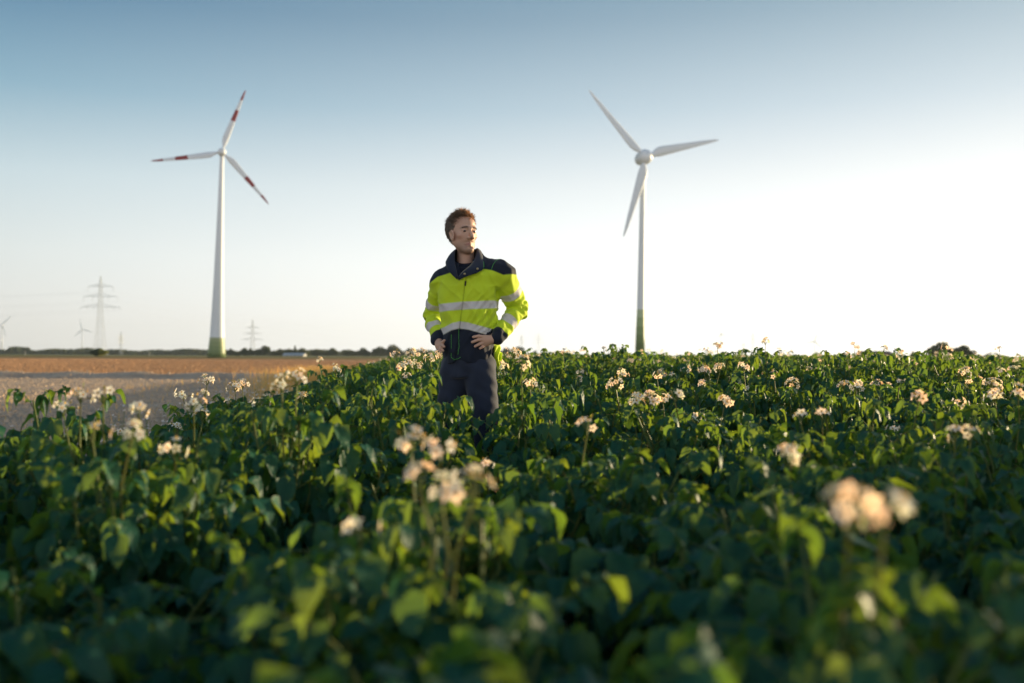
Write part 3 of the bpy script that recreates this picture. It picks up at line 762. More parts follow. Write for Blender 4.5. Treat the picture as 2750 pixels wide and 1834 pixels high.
lw = ['power cable from the %s arm of the large pylon, running %s' % (n, sd_) for sd_ in ('left', 'right') for n in ('left end of the top', 'right end of the top', 'left end of the middle', 'right end of the middle', 'left end of the lowest', 'right end of the lowest')]
sel = [e1[0], e1[1], e1[2], e1[4], e1[6], e1[9]]
for k, p in enumerate(sel):
    wire(p, p + Vector((-330, -120, 0)), 9, lw[k])
    if k in (1, 3, 5): wire(p, p + Vector((230, 900, -22)), 9, lw[6 + k])
# ------------------------------------------------------------------ far trees
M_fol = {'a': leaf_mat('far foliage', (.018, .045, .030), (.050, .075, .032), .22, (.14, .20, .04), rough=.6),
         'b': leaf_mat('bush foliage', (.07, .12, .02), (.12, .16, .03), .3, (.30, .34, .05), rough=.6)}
M_bark = mat('bark', (.09, .065, .045), .9, .1, noise=(2, .8, (.13, .10, .07)))
def leaf_cloud(lobes, n, leaf, seed):
    """lobes: (cx,cy,cz,rx,ry,rz); small leaf faces through the lobes' outer volume"""
    q = np.random.default_rng(seed); lobes = np.array(lobes, float)
    vol = (lobes[:, 3] * lobes[:, 4] * lobes[:, 5]) ** .67; pick = q.choice(len(lobes), n, p=vol / vol.sum())
    d = q.normal(size=(n, 3)); d /= np.linalg.norm(d, axis=1)[:, None]; rad = q.uniform(.55, 1.08, (n, 1)) ** .8
    c = lobes[pick, :3] + d * lobes[pick, 3:] * rad
    a = q.normal(size=(n, 3)) + d * .6; a /= np.linalg.norm(a, axis=1)[:, None]
    b = np.cross(a, q.normal(size=(n, 3))); b /= np.linalg.norm(b, axis=1)[:, None]
    s_ = leaf * q.uniform(.6, 1.3, (n, 1)); 
    V = np.stack([c - a * s_, c + b * s_ * .6, c + a * s_, c - b * s_ * .6], 1).reshape(-1, 3)
    Q = np.arange(4 * n).reshape(n, 4); tone = np.clip(.5 + .25 * q.normal(size=n) + .3 * np.sin(lobes[pick, 0] * 3.1 + pick), 0, 1)
    return V, Q, np.repeat(tone, 4)
def tree(px, w_px, top_y, base_y, d, label, mk='a', seed=0, name='broadleaf_tree', group='trees on the horizon', nl=9, leaves=1500, split=None, cat='tree', pointy=False):
    s_ = d / F; b_ = at(px, base_y, d); b_.z = 0; H = at(px, top_y, d).z; W = w_px * s_ / 2
    q = np.random.default_rng(seed + 50); root = empty(name, b_, label, cat, group)
    lobes = []
    lo = .12 if cat == 'bush' else .22
    for i in range(nl):
        x = q.uniform(-.72, .72) * W; hh = (1 - abs(x / W) ** 2.2 * .65)
        if pointy: x *= .5; 
        z = q.uniform(lo, .72) * H * hh
        lobes.append((x, q.uniform(-.5, .5) * W, z + .06 * H, W * q.uniform(.22, .40), W * q.uniform(.22, .4), H * q.uniform(.14, .25)))
    lobes.append((0, 0, .72 * H, W * (.4 if not pointy else .18), W * .4, H * .27)); lobes.append((0, 0, .4 * H, W * .7, W * .6, H * .3))
    V, Q, A = leaf_cloud(lobes, int(leaves * 1.6), max(.06 * H, .8 * s_), seed)
    V[:, 2] = np.maximum(V[:, 2], .03 * H)
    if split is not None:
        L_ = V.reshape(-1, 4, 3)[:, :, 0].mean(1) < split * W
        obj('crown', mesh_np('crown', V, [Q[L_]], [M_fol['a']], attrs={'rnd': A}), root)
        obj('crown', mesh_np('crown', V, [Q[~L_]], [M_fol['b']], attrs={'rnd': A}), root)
    else: obj('crown', mesh_np('crown', V, [Q], [M_fol[mk]], attrs={'rnd': A}), root)
    mb = MB(); mb.bar((0, 0, 0), (0, 0, .45 * H), .028 * H, .018 * H, n=8)
    for i in range(4):
        a = q.random() * 6.28; mb.bar((0, 0, .2 * H + .05 * H * i), (math.cos(a) * W * .5, math.sin(a) * W * .5, .55 * H), .014 * H, .006 * H, n=6)
    mb.build('trunk', M_bark, root)
tree(267, 46, 934.5, 955, 430, 'round bush, dark green left and yellow green right, below the large pylon', name='round_bush', seed=3, leaves=5000, split=.1, cat='bush', group='bushes', nl=12)
TR = [(619, 20, 937, 'small round tree immediately right of the striped turbine foot'), (640, 26, 946, 'low rounded tree, second to the right of the striped turbine foot'),
      (657, 30, 934.5, 'round tree to the left of the middle pylon'), (672, 22, 936, 'tree behind the feet of the middle pylon'), (691, 18, 938, 'narrow pale tree immediately right of the middle pylon feet'),
      (709, 34, 929, 'largest dark round tree, right of the middle pylon'), (735, 22, 942, 'low tree right of the largest dark round tree'),
      (752, 26, 937, 'medium tree left of the grey greenhouse roof'), (776, 30, 937, 'medium tree behind the grey greenhouse roof'), (792, 9, 929, 'narrow pointed conifer beyond the greenhouse roof'),
      (812, 34, 935, 'broad tree right of the pointed conifer'), (850, 40, 938, 'broad low tree between the pointed conifer and the man'), (893, 36, 935, 'tree halfway between the striped turbine and the man'),
      (935, 44, 939, 'low wide tree left of the man'), (975, 34, 934, 'dark tree left of the tall rounded pair beside the man'),
      (1020, 44, 931, 'left one of the tall rounded tree pair left of the man'), (1055, 56, 926, 'right and taller one of the rounded tree pair left of the man'), (1100, 40, 936, 'low tree near the man\'s right elbow'), (1140, 50, 941, 'very low tree line clump just left of the man\'s hand'), (1178, 36, 939, 'low tree directly behind the man\'s right hip'),
      (1230, 50, 940, 'low tree hidden behind the man'), 
      (1360, 40, 934, 'rounded tree right of the man'), (1392, 34, 931, 'taller rounded tree right of the man, under the faint thin pylon'), (1437, 16, 942, 'small round shrub like tree right of the man')]
for i, (px, wp, ty, lb) in enumerate(TR):
    tree(px, wp * 1.2, ty - 1, 955, 850 if px < 830 else 900, lb, seed=i * 3 + 1, leaves=1800, pointy=wp < 10, name='conifer_tree' if wp < 10 else 'broadleaf_tree')
tree(2530, 84, 918, 955, 330, 'broad rounded tree on the right horizon, left and taller one of two', seed=81, leaves=3500, nl=14)
tree(2590, 70, 927, 955, 335, 'lower rounded tree on the right horizon, beside the taller broad one', seed=82, leaves=2500, nl=12)
tree(2452, 20, 943, 955, 400, 'small round tree between the barn roof and the broad trees at right', seed=83, leaves=900)
tree(2665, 90, 946, 955, 420, 'low hedge like tree at the far right horizon', seed=84, leaves=1500)
# the wood along the left horizon reads as one mass
q = np.random.default_rng(9); lobes = []
for i in range(360):
    px = -120 + 1420 * (i + q.random()) / 360; d = q.uniform(1450, 1650); b_ = at(px, 952, d); s_ = d / F
    topy = 938.5 + 2.2 * math.sin(px * .021) + 1.5 * math.sin(px * .07 + 1) + px * .0045 - 1.0
    if 25 < px < 75: topy -= 6.5
    if 30 < px < 45: topy -= 1
    H = max(5, at(px, topy, d).z); W = q.uniform(8, 16) * s_ * .5
    lobes.append((b_.x, b_.y, H * .62, W * 1.2, W * 1.3, H * .36)); lobes.append((b_.x + q.uniform(-5, 5), b_.y, H * .3, W * 1.6, W * 1.3, H * .33))
V, Q, A = leaf_cloud(lobes, 60000, 1.9, 99); V[:, 2] = np.maximum(V[:, 2], .2)
o = obj('distant_wood', mesh_np('distant_wood', V, [Q], [M_fol['a']], attrs={'rnd': A})); tag(o, 'long low blue green wood along the left horizon', 'wood', kind='stuff')
# buildings on the horizon
M_roofg = mat('greenhouse roof', (.35, .38, .42), .4, .4, noise=(.5, .5, (.28, .31, .35)))
M_wallg = mat('shed wall', (.40, .40, .38), .8, .2, noise=(.5, .5, (.33, .33, .31)))
M_rooft = mat('barn roof', (.13, .085, .07), .8, .2, noise=(.6, .6, (.09, .06, .05)))
M_wallb = mat('barn wall', (.30, .18, .13), .85, .2, noise=(.6, .6, (.24, .14, .10)))
M_dark = mat('dark opening', (.03, .03, .035), .4, .4)
def house(px, w_px, eave_y, ridge_y, d, depth, wm, rm, name, label, cat, rot=0):
    s_ = d / F; b_ = at(px, 955, d); b_.z = 0; W = w_px * s_ / 2; he = at(px, eave_y, d).z; hr = at(px, ridge_y, d).z; D_ = depth / 2
    root = empty(name, b_, label, cat, rot=(0, 0, rot))
    m1 = MB(); m1.box((0, 0, he / 2), (W, D_, he / 2))
    m1.add([(-W, -D_, he), (-W, D_, he), (-W, 0, hr), (W, -D_, he), (W, D_, he), (W, 0, hr)], tris=[(0, 1, 2), (3, 5, 4)]); m1.build('wall', wm, root, smooth=False)
    m2 = MB(); o_ = .4
    for sg in (-1, 1):
        m2.add([(-W - o_, sg * (D_ + o_), he - .15), (W + o_, sg * (D_ + o_), he - .15), (W + o_, 0, hr + .02), (-W - o_, 0, hr + .02),
                (-W - o_, sg * (D_ + o_), he + .05), (W + o_, sg * (D_ + o_), he + .05), (W + o_, 0, hr + .25), (-W - o_, 0, hr + .25)],
               [(0, 1, 2, 3), (4, 5, 6, 7), (0, 1, 5, 4), (1, 2, 6, 5), (3, 0, 4, 7)])
    m2.build('roof', rm, root, smooth=False)
    for k in (-.6, -.2, .2, .6):
        m3 = MB(); m3.box((k * W, -D_ - .03, he * .55), (W * .09, .03, he * .2)); m3.build('window', M_dark, root, smooth=False)
house(792, 54, 953, 949, 800, 14, M_wallg, M_roofg, 'greenhouse', 'long low grey roofed greenhouse before the trees, left of the man', 'greenhouse')
house(2349, 76, 950.5, 944, 380, 9, M_wallb, M_rooft, 'barn', 'dark roofed barn on the horizon, half hidden behind the right field', 'barn', rot=.15)
def far_post(px, y0, d, label):
    b_ = at(px, 955, d); b_.z = 0; r_ = empty('field_post', b_, label, 'post', 'posts at the field edge'); mb = MB(); mb.bar((0, 0, 0), (0, 0, 2.0), .12, .1, n=8); mb.build('post', M_wallg, r_)
    m2 = MB(); m2.bar((0, 0, 2.0), (0, 0, 2.15), .14, .05, n=8); m2.build('post_cap', M_wallg, r_)
far_post(67, 950, 420, 'short pale post in the verge below the distant wood at the far left')
far_post(401, 950, 380, 'short tan post in the verge between the slim pylon and the striped turbine')

# ------------------------------------------------------------------ signed distance modelling (for the man)
class SDF:
    def __init__(s, xs, ys, zs):
        s.ax = [np.asarray(a, np.float32) for a in (xs, ys, zs)]
        s.f = np.full([len(a) for a in s.ax], .5, np.float32)
    def region(s, lo, hi, pad=.06):
        sl_ = [];
        for a, l, h in zip(s.ax, lo, hi):
            i0 = max(0, np.searchsorted(a, l - pad) - 1); i1 = min(len(a), np.searchsorted(a, h + pad) + 1); sl_.append(slice(i0, max(i1, i0 + 1)))
        X, Y, Z = np.meshgrid(s.ax[0][sl_[0]], s.ax[1][sl_[1]], s.ax[2][sl_[2]], indexing='ij', sparse=True)
        return tuple(sl_), X, Y, Z
    def op(s, sl_, d, k, mode):
        a = s.f[sl_]
        if mode == 'sub': d = -d
        if mode == 'add':
            if k: h = np.clip(.5 + .5 * (a - d) / k, 0, 1); r = a * (1 - h) + d * h - k * h * (1 - h)
            else: r = np.minimum(a, d)
        else:
            if k: h = np.clip(.5 - .5 * (a - d) / k, 0, 1); r = a * (1 - h) + d * h + k * h * (1 - h)
            else: r = np.maximum(a, d)
        s.f[sl_] = r
    def cap(s, a, b, ra, rb=None, k=.02, mode='add'):
        rb = ra if rb is None else rb; a = np.array(a, float); b = np.array(b, float); rm = max(ra, rb)
        sl_, X, Y, Z = s.region(np.minimum(a, b) - rm, np.maximum(a, b) + rm)
        d = b - a; L2 = max(float(d @ d), 1e-9)
        t = np.clip(((X - a[0]) * d[0] + (Y - a[1]) * d[1] + (Z - a[2]) * d[2]) / L2, 0, 1)
        q_ = np.sqrt((X - a[0] - t * d[0]) ** 2 + (Y - a[1] - t * d[1]) ** 2 + (Z - a[2] - t * d[2]) ** 2) - (ra + (rb - ra) * t)
        s.op(sl_, q_.astype(np.float32), k, mode)
    def ell(s, c, r, M=None, k=.02, mode='add'):
        c = np.array(c, float); r = np.array(r, float); rm = r.max()
        sl_, X, Y, Z = s.region(c - rm, c + rm)
        x, y, z = X - c[0], Y - c[1], Z - c[2]
        if M is not None: x, y, z = [M[0][i] * x + M[1][i] * y + M[2][i] * z for i in range(3)]   # world -> local (M columns = local axes)
        k0 = np.sqrt((x / r[0]) ** 2 + (y / r[1]) ** 2 + (z / r[2]) ** 2); k1 = np.sqrt((x / r[0] ** 2) ** 2 + (y / r[1] ** 2) ** 2 + (z / r[2] ** 2) ** 2) + 1e-9
        s.op(sl_, (k0 * (k0 - 1) / k1).astype(np.float32), k, mode)
    def fn(s, f, k=.02, mode='add', lo=None, hi=None):
        lo = [a[0] for a in s.ax] if lo is None else lo; hi = [a[-1] for a in s.ax] if hi is None else hi
        sl_, X, Y, Z = s.region(lo, hi, 0); s.op(sl_, np.broadcast_to(f(X, Y, Z), s.f[sl_].shape).astype(np.float32), k, mode)
    def mesh(s, smooth=1):
        f = s.f; g = f < 0; n = g.shape
        c = np.zeros([i - 1 for i in n], np.uint8)
        offs = [(i, j, k) for i in (0, 1) for j in (0, 1) for k in (0, 1)]
        for i, j, k in offs: c += g[i:n[0] - 1 + i, j:n[1] - 1 + j, k:n[2] - 1 + k]
        act = np.argwhere((c > 0) & (c < 8)); idx = np.full(c.shape, -1, np.int32); idx[tuple(act.T)] = np.arange(len(act))
        P = np.zeros((len(act), 3)); W = np.zeros(len(act))
        for a in range(8):
            for b in range(a + 1, 8):
                oa, ob = np.array(offs[a]), np.array(offs[b])
                if np.abs(oa - ob).sum() != 1: continue
                va = f[tuple((act + oa).T)]; vb = f[tuple((act + ob).T)]; m_ = (va < 0) != (vb < 0)
                t = np.where(m_, va / np.where(m_, va - vb, 1), 0)
                for d in range(3):
                    pa = s.ax[d][act[:, d] + oa[d]]; pb = s.ax[d][act[:, d] + ob[d]]
                    P[:, d] += np.where(m_, pa + (pb - pa) * t, 0)
                W += m_
        P /= W[:, None]; Q = []
        for d in range(3):
            e = [0, 0, 0]; e[d] = 1
            a = g[:n[0] - e[0], :n[1] - e[1], :n[2] - e[2]]; b = g[e[0]:, e[1]:, e[2]:]
            o1, o2 = [(1, 2), (2, 0), (0, 1)][d]
            E = np.argwhere(a != b); 
            ok = (E[:, o1] > 0) & (E[:, o2] > 0) & (E[:, o1] < n[o1] - 1) & (E[:, o2] < n[o2] - 1); E = E[ok]
            u = np.zeros(3, int); v = np.zeros(3, int); u[o1] = 1; v[o2] = 1
            q_ = np.stack([idx[tuple((E - u - v).T)], idx[tuple((E - v).T)], idx[tuple(E.T)], idx[tuple((E - u).T)]], 1)
            flip = ~a[tuple(E.T)]; q_[flip] = q_[flip][:, ::-1]; Q.append(q_)
        Q = np.concatenate(Q); Q = Q[(Q >= 0).all(1)]
        for _ in range(smooth):
            A = np.zeros_like(P); C = np.zeros(len(P))
            for i in range(4):
                np.add.at(A, Q[:, i], P[Q[:, (i + 1) % 4]]); np.add.at(C, Q[:, i], 1)
                np.add.at(A, Q[:, i], P[Q[:, (i + 3) % 4]]); np.add.at(C, Q[:, i], 1)
            P = P * .4 + .6 * A / np.maximum(C, 1)[:, None]
        return P, Q
def segt(P, a, b):
    a = np.array(a); b = np.array(b); d = b - a; t = ((P - a) @ d) / (d @ d); tc = np.clip(t, 0, 1)
    return t, np.linalg.norm(P - a - tc[:, None] * d, axis=1)

# ------------------------------------------------------------------ the man (local: +X image right, +Z up, camera towards -Y, origin at the feet)
S_R, E_R, W_R = (-.074, .055, 1.435), (-.136, .175, 1.250), (-.092, .00, 1.105)
S_L, E_L, W_L = (.262, -.04, 1.472), (.357, .075, 1.285), (.236, -.092, 1.115)
TZ = np.array([.90, .98, 1.05, 1.12, 1.2, 1.3, 1.4, 1.46, 1.5, 1.54, 1.60])
TCX = np.array([.072, .073, .075, .078, .083, .078, .075, .080, .075, .065, .060])
TA = np.array([.130, .136, .140, .148, .152, .160, .168, .160, .125, .085, .07])
TB = np.array([.108, .112, .120, .122, .125, .130, .130, .118, .098, .082, .07])
PHI = R(-17)
def torso_sdf(X, Y, Z, grow=0.0):
    cx = np.interp(Z, TZ, TCX); a = np.interp(Z, TZ, TA) + grow; b = np.interp(Z, TZ, TB) + grow
    c_, s_ = math.cos(PHI), math.sin(PHI); x = X - cx; y = Y - .01
    u = c_ * x + s_ * y; v = -s_ * x + c_ * y
    d = ((np.abs(u) / a) ** 2.4 + (np.abs(v) / b) ** 2.4) ** (1 / 2.4) - 1
    return d * np.minimum(a, b) * .9
def front_y(x, z):
    ys = np.linspace(-.30, .05, 400); d = torso_sdf(np.full(400, x), ys, np.full(400, z)); i = np.argmax(d < 0)
    return float(ys[i]) if d[i] < 0 else None

HD = Vector((.037, .012, 1.705)); TH = R(33); TP = R(3)
HX = np.array([math.cos(TH), math.sin(TH), 0]); HB = np.array([-math.sin(TH) * math.cos(TP), math.cos(TH) * math.cos(TP), -math.sin(TP)])   # man's left, back
HZ = np.cross(HX, HB)
HM = np.stack([HX, HB, HZ], 0)     # rows = local axes in man space
def H(x, y, z): return np.array(HD) + x * HX + y * HB + z * HZ
HMc = [[HX[0], HB[0], HZ[0]], [HX[1], HB[1], HZ[1]], [HX[2], HB[2], HZ[2]]]   # columns = local axes

def hand_R():
    """image left hand: back of the hand seen, fingers pointing down and in on the hip"""
    k = (-.078, -.045, 1.085)
    fingers = [[(-.070, -.062, 1.088), (-.058, -.088, 1.094), (-.050, -.098, 1.103)],
               [(-.074, -.060, 1.076), (-.060, -.090, 1.076), (-.050, -.102, 1.068)],
               [(-.079, -.056, 1.066), (-.068, -.084, 1.060), (-.056, -.096, 1.046)],
               [(-.085, -.050, 1.060), (-.078, -.074, 1.050), (-.068, -.088, 1.036)]]
    thumb = [(-.094, .0, 1.088), (-.086, .030, 1.086), (-.076, .050, 1.080)]
    return (-.090, -.005, 1.102), (-.082, -.045, 1.078), fingers, thumb
def hand_L():
    def fy(x, z, r=.008): 
        y = front_y(min(x, .19), z); return (y if y else -.10) - r - .004
    F_ = []
    for pts in ([(.172, 1.123), (.140, 1.127), (.110, 1.122)], [(.170, 1.109), (.136, 1.106), (.104, 1.094)],
                [(.172, 1.095), (.144, 1.084), (.120, 1.071)], [(.178, 1.083), (.160, 1.070), (.146, 1.060)]):
        F_.append([(x, fy(x, z), z) for x, z in pts])
    thumb = [(.216, -.085, 1.130), (.222, -.052, 1.142), (.220, -.022, 1.144)]
    return (.226, -.098, 1.113), (.188, fy(.188, 1.105) - .004, 1.105), F_, thumb

zs = np.concatenate([np.arange(.0, 1.00, .014), np.arange(1.00, 1.17, .003), np.arange(1.17, 1.47, .012), np.arange(1.47, 1.56, .005), np.arange(1.56, 1.86, .0022)])
B = SDF(np.concatenate([np.arange(-.21, -.06, .0034), np.arange(-.06, .15, .0023), np.arange(.15, .43, .0034)]), np.concatenate([np.arange(-.20, -.13, .0034), np.arange(-.13, .03, .0023), np.arange(.03, .27, .0042)]), zs)
# trunk, limbs (under the clothes)
B.fn(lambda X, Y, Z: np.maximum(torso_sdf(X, Y, Z, -.022), np.maximum(Z - 1.50, .93 - Z)), k=0, lo=(-.15, -.2, .85), hi=(.33, .22, 1.6))
B.cap(S_R, E_R, .042, .034); B.cap(E_R, W_R, .034, .024); B.cap(S_L, E_L, .042, .034); B.cap(E_L, W_L, .034, .024)
B.cap((.06, .03, 1.46), S_R, .055, .045, k=.03); B.cap((.07, .02, 1.48), S_L, .055, .045, k=.03)
LEG = [((.010, .03, .95), (-.035, .04, .50), (-.05, .08, .07)), ((.140, -.02, .95), (.195, -.07, .50), (.225, .0, .07))]
for h_, k_, a_ in LEG:
    B.cap(h_, k_, .082, .052, k=.03); B.cap(k_, a_, .052, .034, k=.03); B.cap((a_[0], a_[1], .045), (a_[0] + .02, a_[1] - .15, .03), .034, .028, k=.02)
# neck and head
B.cap((.056, .034, 1.640), (.060, .030, 1.47), .048, .051, k=.02)
B.cap((.045, -.02, 1.51), (.030, .015, 1.65), .014, .010, k=.02); B.cap(H(0, -.030, -.085), (.056, .0, 1.54), .024, .026, k=.03)
B.ell(H(0, .020, .028), (.073, .092, .080), HMc, k=.02); B.ell(H(0, -.025, -.022), (.061, .068, .085), HMc, k=.03)
B.ell(H(0, -.030, .045), (.058, .058, .045), HMc, k=.02)
B.cap(H(-.050, -.005, -.055), H(-.017, -.066, -.105), .012, .013, k=.03); B.cap(H(.050, -.005, -.055), H(.017, -.066, -.105), .012, .013, k=.03)
B.ell(H(0, -.082, -.105), (.022, .018, .018), HMc, k=.018)
B.cap(H(-.036, -.076, .016), H(-.008, -.087, .012), .0095, k=.012); B.cap(H(.036, -.076, .016), H(.008, -.087, .012), .0095, k=.012)
for sg in (-1, 1):
    B.ell(H(sg * .046, -.058, -.024), (.015, .014, .012), HMc, k=.02)
    B.ell(H(sg * .031, -.100, -.001), (.019, .022, .0125), HMc, k=.012, mode='sub')
    B.ell(H(sg * .030, -.0735, -.002), (.0145, .0145, .012), HMc, k=.004)
    B.cap(H(sg * .043, -.0755, .004), H(sg * .018, -.0835, .006), .0042, k=.004)
    B.cap(H(sg * .041, -.076, -.012), H(sg * .019, -.082, -.012), .0035, k=.005)
    B.ell(H(sg * .0125, -.098, -.043), (.009, .011, .008), HMc, k=.006)
    # ear
    B.ell(H(sg * .0745, -.022 + .035 * (sg > 0), -.024), (.007, .018, .030), HMc, k=.006); B.ell(H(sg * .082, -.026 + .035 * (sg > 0), -.022), (.007, .010, .016), HMc, k=.004, mode='sub')
    if sg < 0: B.cap(H(sg * .081, -.006, -.008), H(sg * .079, -.022, .006), .0038, k=.004); B.cap(H(sg * .081, -.006, -.008), H(sg * .077, -.014, -.040), .0038, k=.004)
B.cap(H(0, -.087, .006), H(0, -.1145, -.036), .0070, .0092, k=.007)
for sg in (-1, 1):
    B.cap(H(0, -.0868, -.0695), H(sg * .024, -.0745, -.0735), .0052, .0030, k=.005); B.cap(H(0, -.0862, -.0800), H(sg * .020, -.0765, -.0770), .0058, .0030, k=.005)
    B.cap(H(0, -.0935, -.0750), H(sg * .024, -.0800, -.0755), .0024, .0018, k=.002, mode='sub')
B.ell(H(0, -.0945, -.0945), (.018, .008, .006), HMc, k=.008, mode='sub')
# hands
NAILS = []
for (wr, palm, fs, th) in (hand_R(), hand_L()):
    B.cap(wr, palm, .021, .022, k=.015)
    for i, f_ in enumerate(fs):
        r_ = [.0088, .0090, .0085, .0074][i]
        B.cap(wr, f_[0], .014, .0115, k=.014); B.cap(f_[0], f_[1], r_ * 1.06, r_, k=.004); B.cap(f_[1], f_[2], r_, r_ * .84, k=.003)
    B.cap(wr, th[0], .016, .013, k=.012); B.cap(th[0], th[1], .0115, .0105, k=.005); B.cap(th[1], th[2], .0105, .009, k=.004)
P, Q = B.mesh(1)
# skin tones: lips, stubble, brows are colours of the man himself
Lh = (P - np.array(HD)) @ HM.T
C = np.tile(np.array([.56, .335, .24]), (len(P), 1))
def blend(mask, col): 
    global C
    mk = np.clip(mask, 0, 1)[:, None]; C = C * (1 - mk) + np.array(col) * mk
head = P[:, 2] > 1.52
gs = lambda v, c, w: np.exp(-((v - c) / w) ** 2)
ax_ = np.abs(Lh[:, 0]); front_ = np.clip((-Lh[:, 1] - .01) / .03, 0, 1) * head
blend(front_ * np.clip((-.052 - Lh[:, 2]) / .035, 0, 1) * np.clip((.132 + Lh[:, 2]) / .015, 0, 1) * .58, (.23, .15, .105))
blend(front_ * np.exp(-(ax_ / .026) ** 4) * gs(Lh[:, 2], -.0595, .006) * .40, (.20, .12, .085))
blend(head * (Lh[:, 1] < -.07) * np.exp(-(ax_ / .023) ** 4) * gs(Lh[:, 2], -.0752, .0085) * .75, (.46, .19, .155))
blend(head * (Lh[:, 1] < -.07) * np.exp(-(ax_ / .024) ** 6) * gs(Lh[:, 2], -.0755, .0016) * .8, (.10, .04, .03))  # dark line between the lips, crease shade painted into the skin colour
blend(head * (Lh[:, 1] < -.055) * np.exp(-((ax_ - .029) / .018) ** 4) * gs(Lh[:, 2], .0175 - 8 * (ax_ - .027) ** 2, .0050) * .9, (.09, .06, .04))
blend(front_ * gs(ax_, .045, .02) * gs(Lh[:, 2], -.032, .018) * .22, (.58, .24, .17))
M_skin = vcol_mat('skin', .5, .35, bump=(120, .15, .002), sss=.06)
man_o = at(1220, 955, 5.536)
MANZ = man_o.z - 1.02 + .0
man = empty('person', (man_o.x, 5.536, MANZ), 'man in yellow and navy high visibility jacket in the crop, hands on hips', 'person')
body = obj('body', mesh_np('body', P, [Q], [M_skin], attrs={'dye': C}), man)
# eyes
M_eye = mat('eye white', (.55, .52, .50), .25, .5); M_iris = mat('iris', (.05, .045, .04), .2, .6)
for sg in (-1, 1):
    g = Geo(); nn = 10; V = []; Qe = []
    cx_, cy_, cz_ = sg * .030, -.0762, -.0035
    for i in range(7):
        for j in range(nn):
            a = math.pi * i / 6; b_ = 2 * math.pi * j / nn
            V.append(H(cx_ + .0128 * math.sin(a) * math.cos(b_), cy_ - .0128 * math.cos(a), cz_ + .0092 * math.sin(a) * math.sin(b_)))
    for i in range(6):
        for j in range(nn): Qe.append((i * nn + j, i * nn + (j + 1) % nn, (i + 1) * nn + (j + 1) % nn, (i + 1) * nn + j))
    Qe = np.array(Qe); mi = np.where(np.arange(len(Qe)) < 3 * nn, 1, 0)
    obj('eye', mesh_np('eye', np.array(V), [Qe], [M_eye, M_iris], [mi]), man)
# hair: a close cap of many short tufts
q = np.random.default_rng(42); g = Geo()
def hairline(x, y):
    """lowest hair height (head local z) for a scalp direction"""
    return 0
cap_pts = []
while len(cap_pts) < 9000:
    d = q.normal(size=3); d /= np.linalg.norm(d)
    p = np.array([.0745 * d[0], .020 + .0935 * d[1], .028 + .082 * d[2]])
    ang = math.atan2(abs(d[0]), -d[1])       # 0 = face front, pi = back
    zl = np.interp(ang, [0, .45, .80, 1.0, 1.35, 1.6, 1.9, 2.3, 3.2], [.056, .060, .055, .026, -.020, -.030, -.045, -.072, -.085])
    if p[2] < zl + q.uniform(-.004, .004): continue
    cap_pts.append((p, d, ang))
for p, d, ang in cap_pts:
    topness = np.clip((p[2] - .045) / .05, 0, 1); front = np.clip(1 - ang / 1.5, 0, 1)
    Lr = (q.uniform(.016, .028) + .014 * topness * front) * (1 + .38 * math.sin(p[0] * 210 + 1) * math.sin(p[1] * 170 + p[2] * 90) * topness)
    flow = np.array([.10 * q.normal(), .45 * (1 - topness) + .35 * topness * (1 - front) - .25 * front * topness, -.95 * (1 - topness)]) + .16 * q.normal(size=3)
    flow = flow - d * (flow @ d) * .92
    dirn = flow + d * (.24 + .06 * topness + .75 * front * topness); dirn /= np.linalg.norm(dirn)
    base_ = p - d * .002; mid_ = base_ + dirn * Lr * .5 + d * .002; tip_ = base_ + dirn * Lr - d * .002 * (1 - topness)
    wv = np.cross(dirn, d + .3 * q.normal(size=3)); wv /= np.linalg.norm(wv) + 1e-9; wd_ = q.uniform(.0012, .0026)
    V = np.array([base_ - wv * wd_, base_ + wv * wd_, mid_ + wv * wd_ * .8, mid_ - wv * wd_ * .8, tip_ + wv * wd_ * .15, tip_ - wv * wd_ * .15])
    Vw = np.array(HD) + V[:, :1] * HX + V[:, 1:2] * HB + V[:, 2:] * HZ
    g.add(Vw, [(0, 1, 2, 3), (3, 2, 4, 5)], 0, q.random())
for sg in (-1, 1):
    for i in range(150):
        t = q.random(); xb = .010 + .034 * t; zb = .0165 + .003 * math.sin(3.1 * t) - .004 * t + q.normal() * .0014
        yb = -.0965 + (xb - .008) * .42
        b0 = np.array([sg * xb, yb + .002, zb]); d_ = np.array([sg * 1.0, -.05, .25 + .3 * q.normal()]); d_ /= np.linalg.norm(d_)
        V = np.array([b0 + [0, 0, .0008], b0 - [0, 0, .0008], b0 + d_ * .006 + [0, -.001, -.0005], b0 + d_ * .006 + [0, -.001, .0006]])
        g.add(np.array(HD) + V[:, :1] * HX + V[:, 1:2] * HB + V[:, 2:] * HZ, [(0, 1, 2, 3)], 0, .1)
hc = SDF(np.arange(-.08, .17, .004), np.arange(-.14, .16, .004), np.arange(1.56, 1.85, .004))
hc.ell(H(0, .021, .028), (.0755, .0940, .0830), HMc, k=0)
def hl(X, Y, Z):
    x, y, z = [(X - HD[0]) * A_[0] + (Y - HD[1]) * A_[1] + (Z - HD[2]) * A_[2] for A_ in (HX, HB, HZ)]
    ang = np.arctan2(np.abs(x), -(y - .02)); zl = np.interp(ang, [0, .45, .80, 1.0, 1.35, 1.6, 1.9, 2.3, 3.2], [.060, .064, .059, .030, -.012, -.022, -.038, -.066, -.078])
    return zl - z
hc.fn(lambda X, Y, Z: hl(X, Y, Z), k=.004, mode='max')
Vc, Qc = hc.mesh(1); g.add(Vc, Qc, 0, .3)
st = g.done()
M_hair = leaf_mat('hair', (.095, .080, .065), (.22, .175, .125), .25, (.50, .32, .16), rough=.5, spec=.4)
obj('hair', mesh_np('hair', st[0], [st[1]], [M_hair], attrs={'rnd': st[3]}), man)

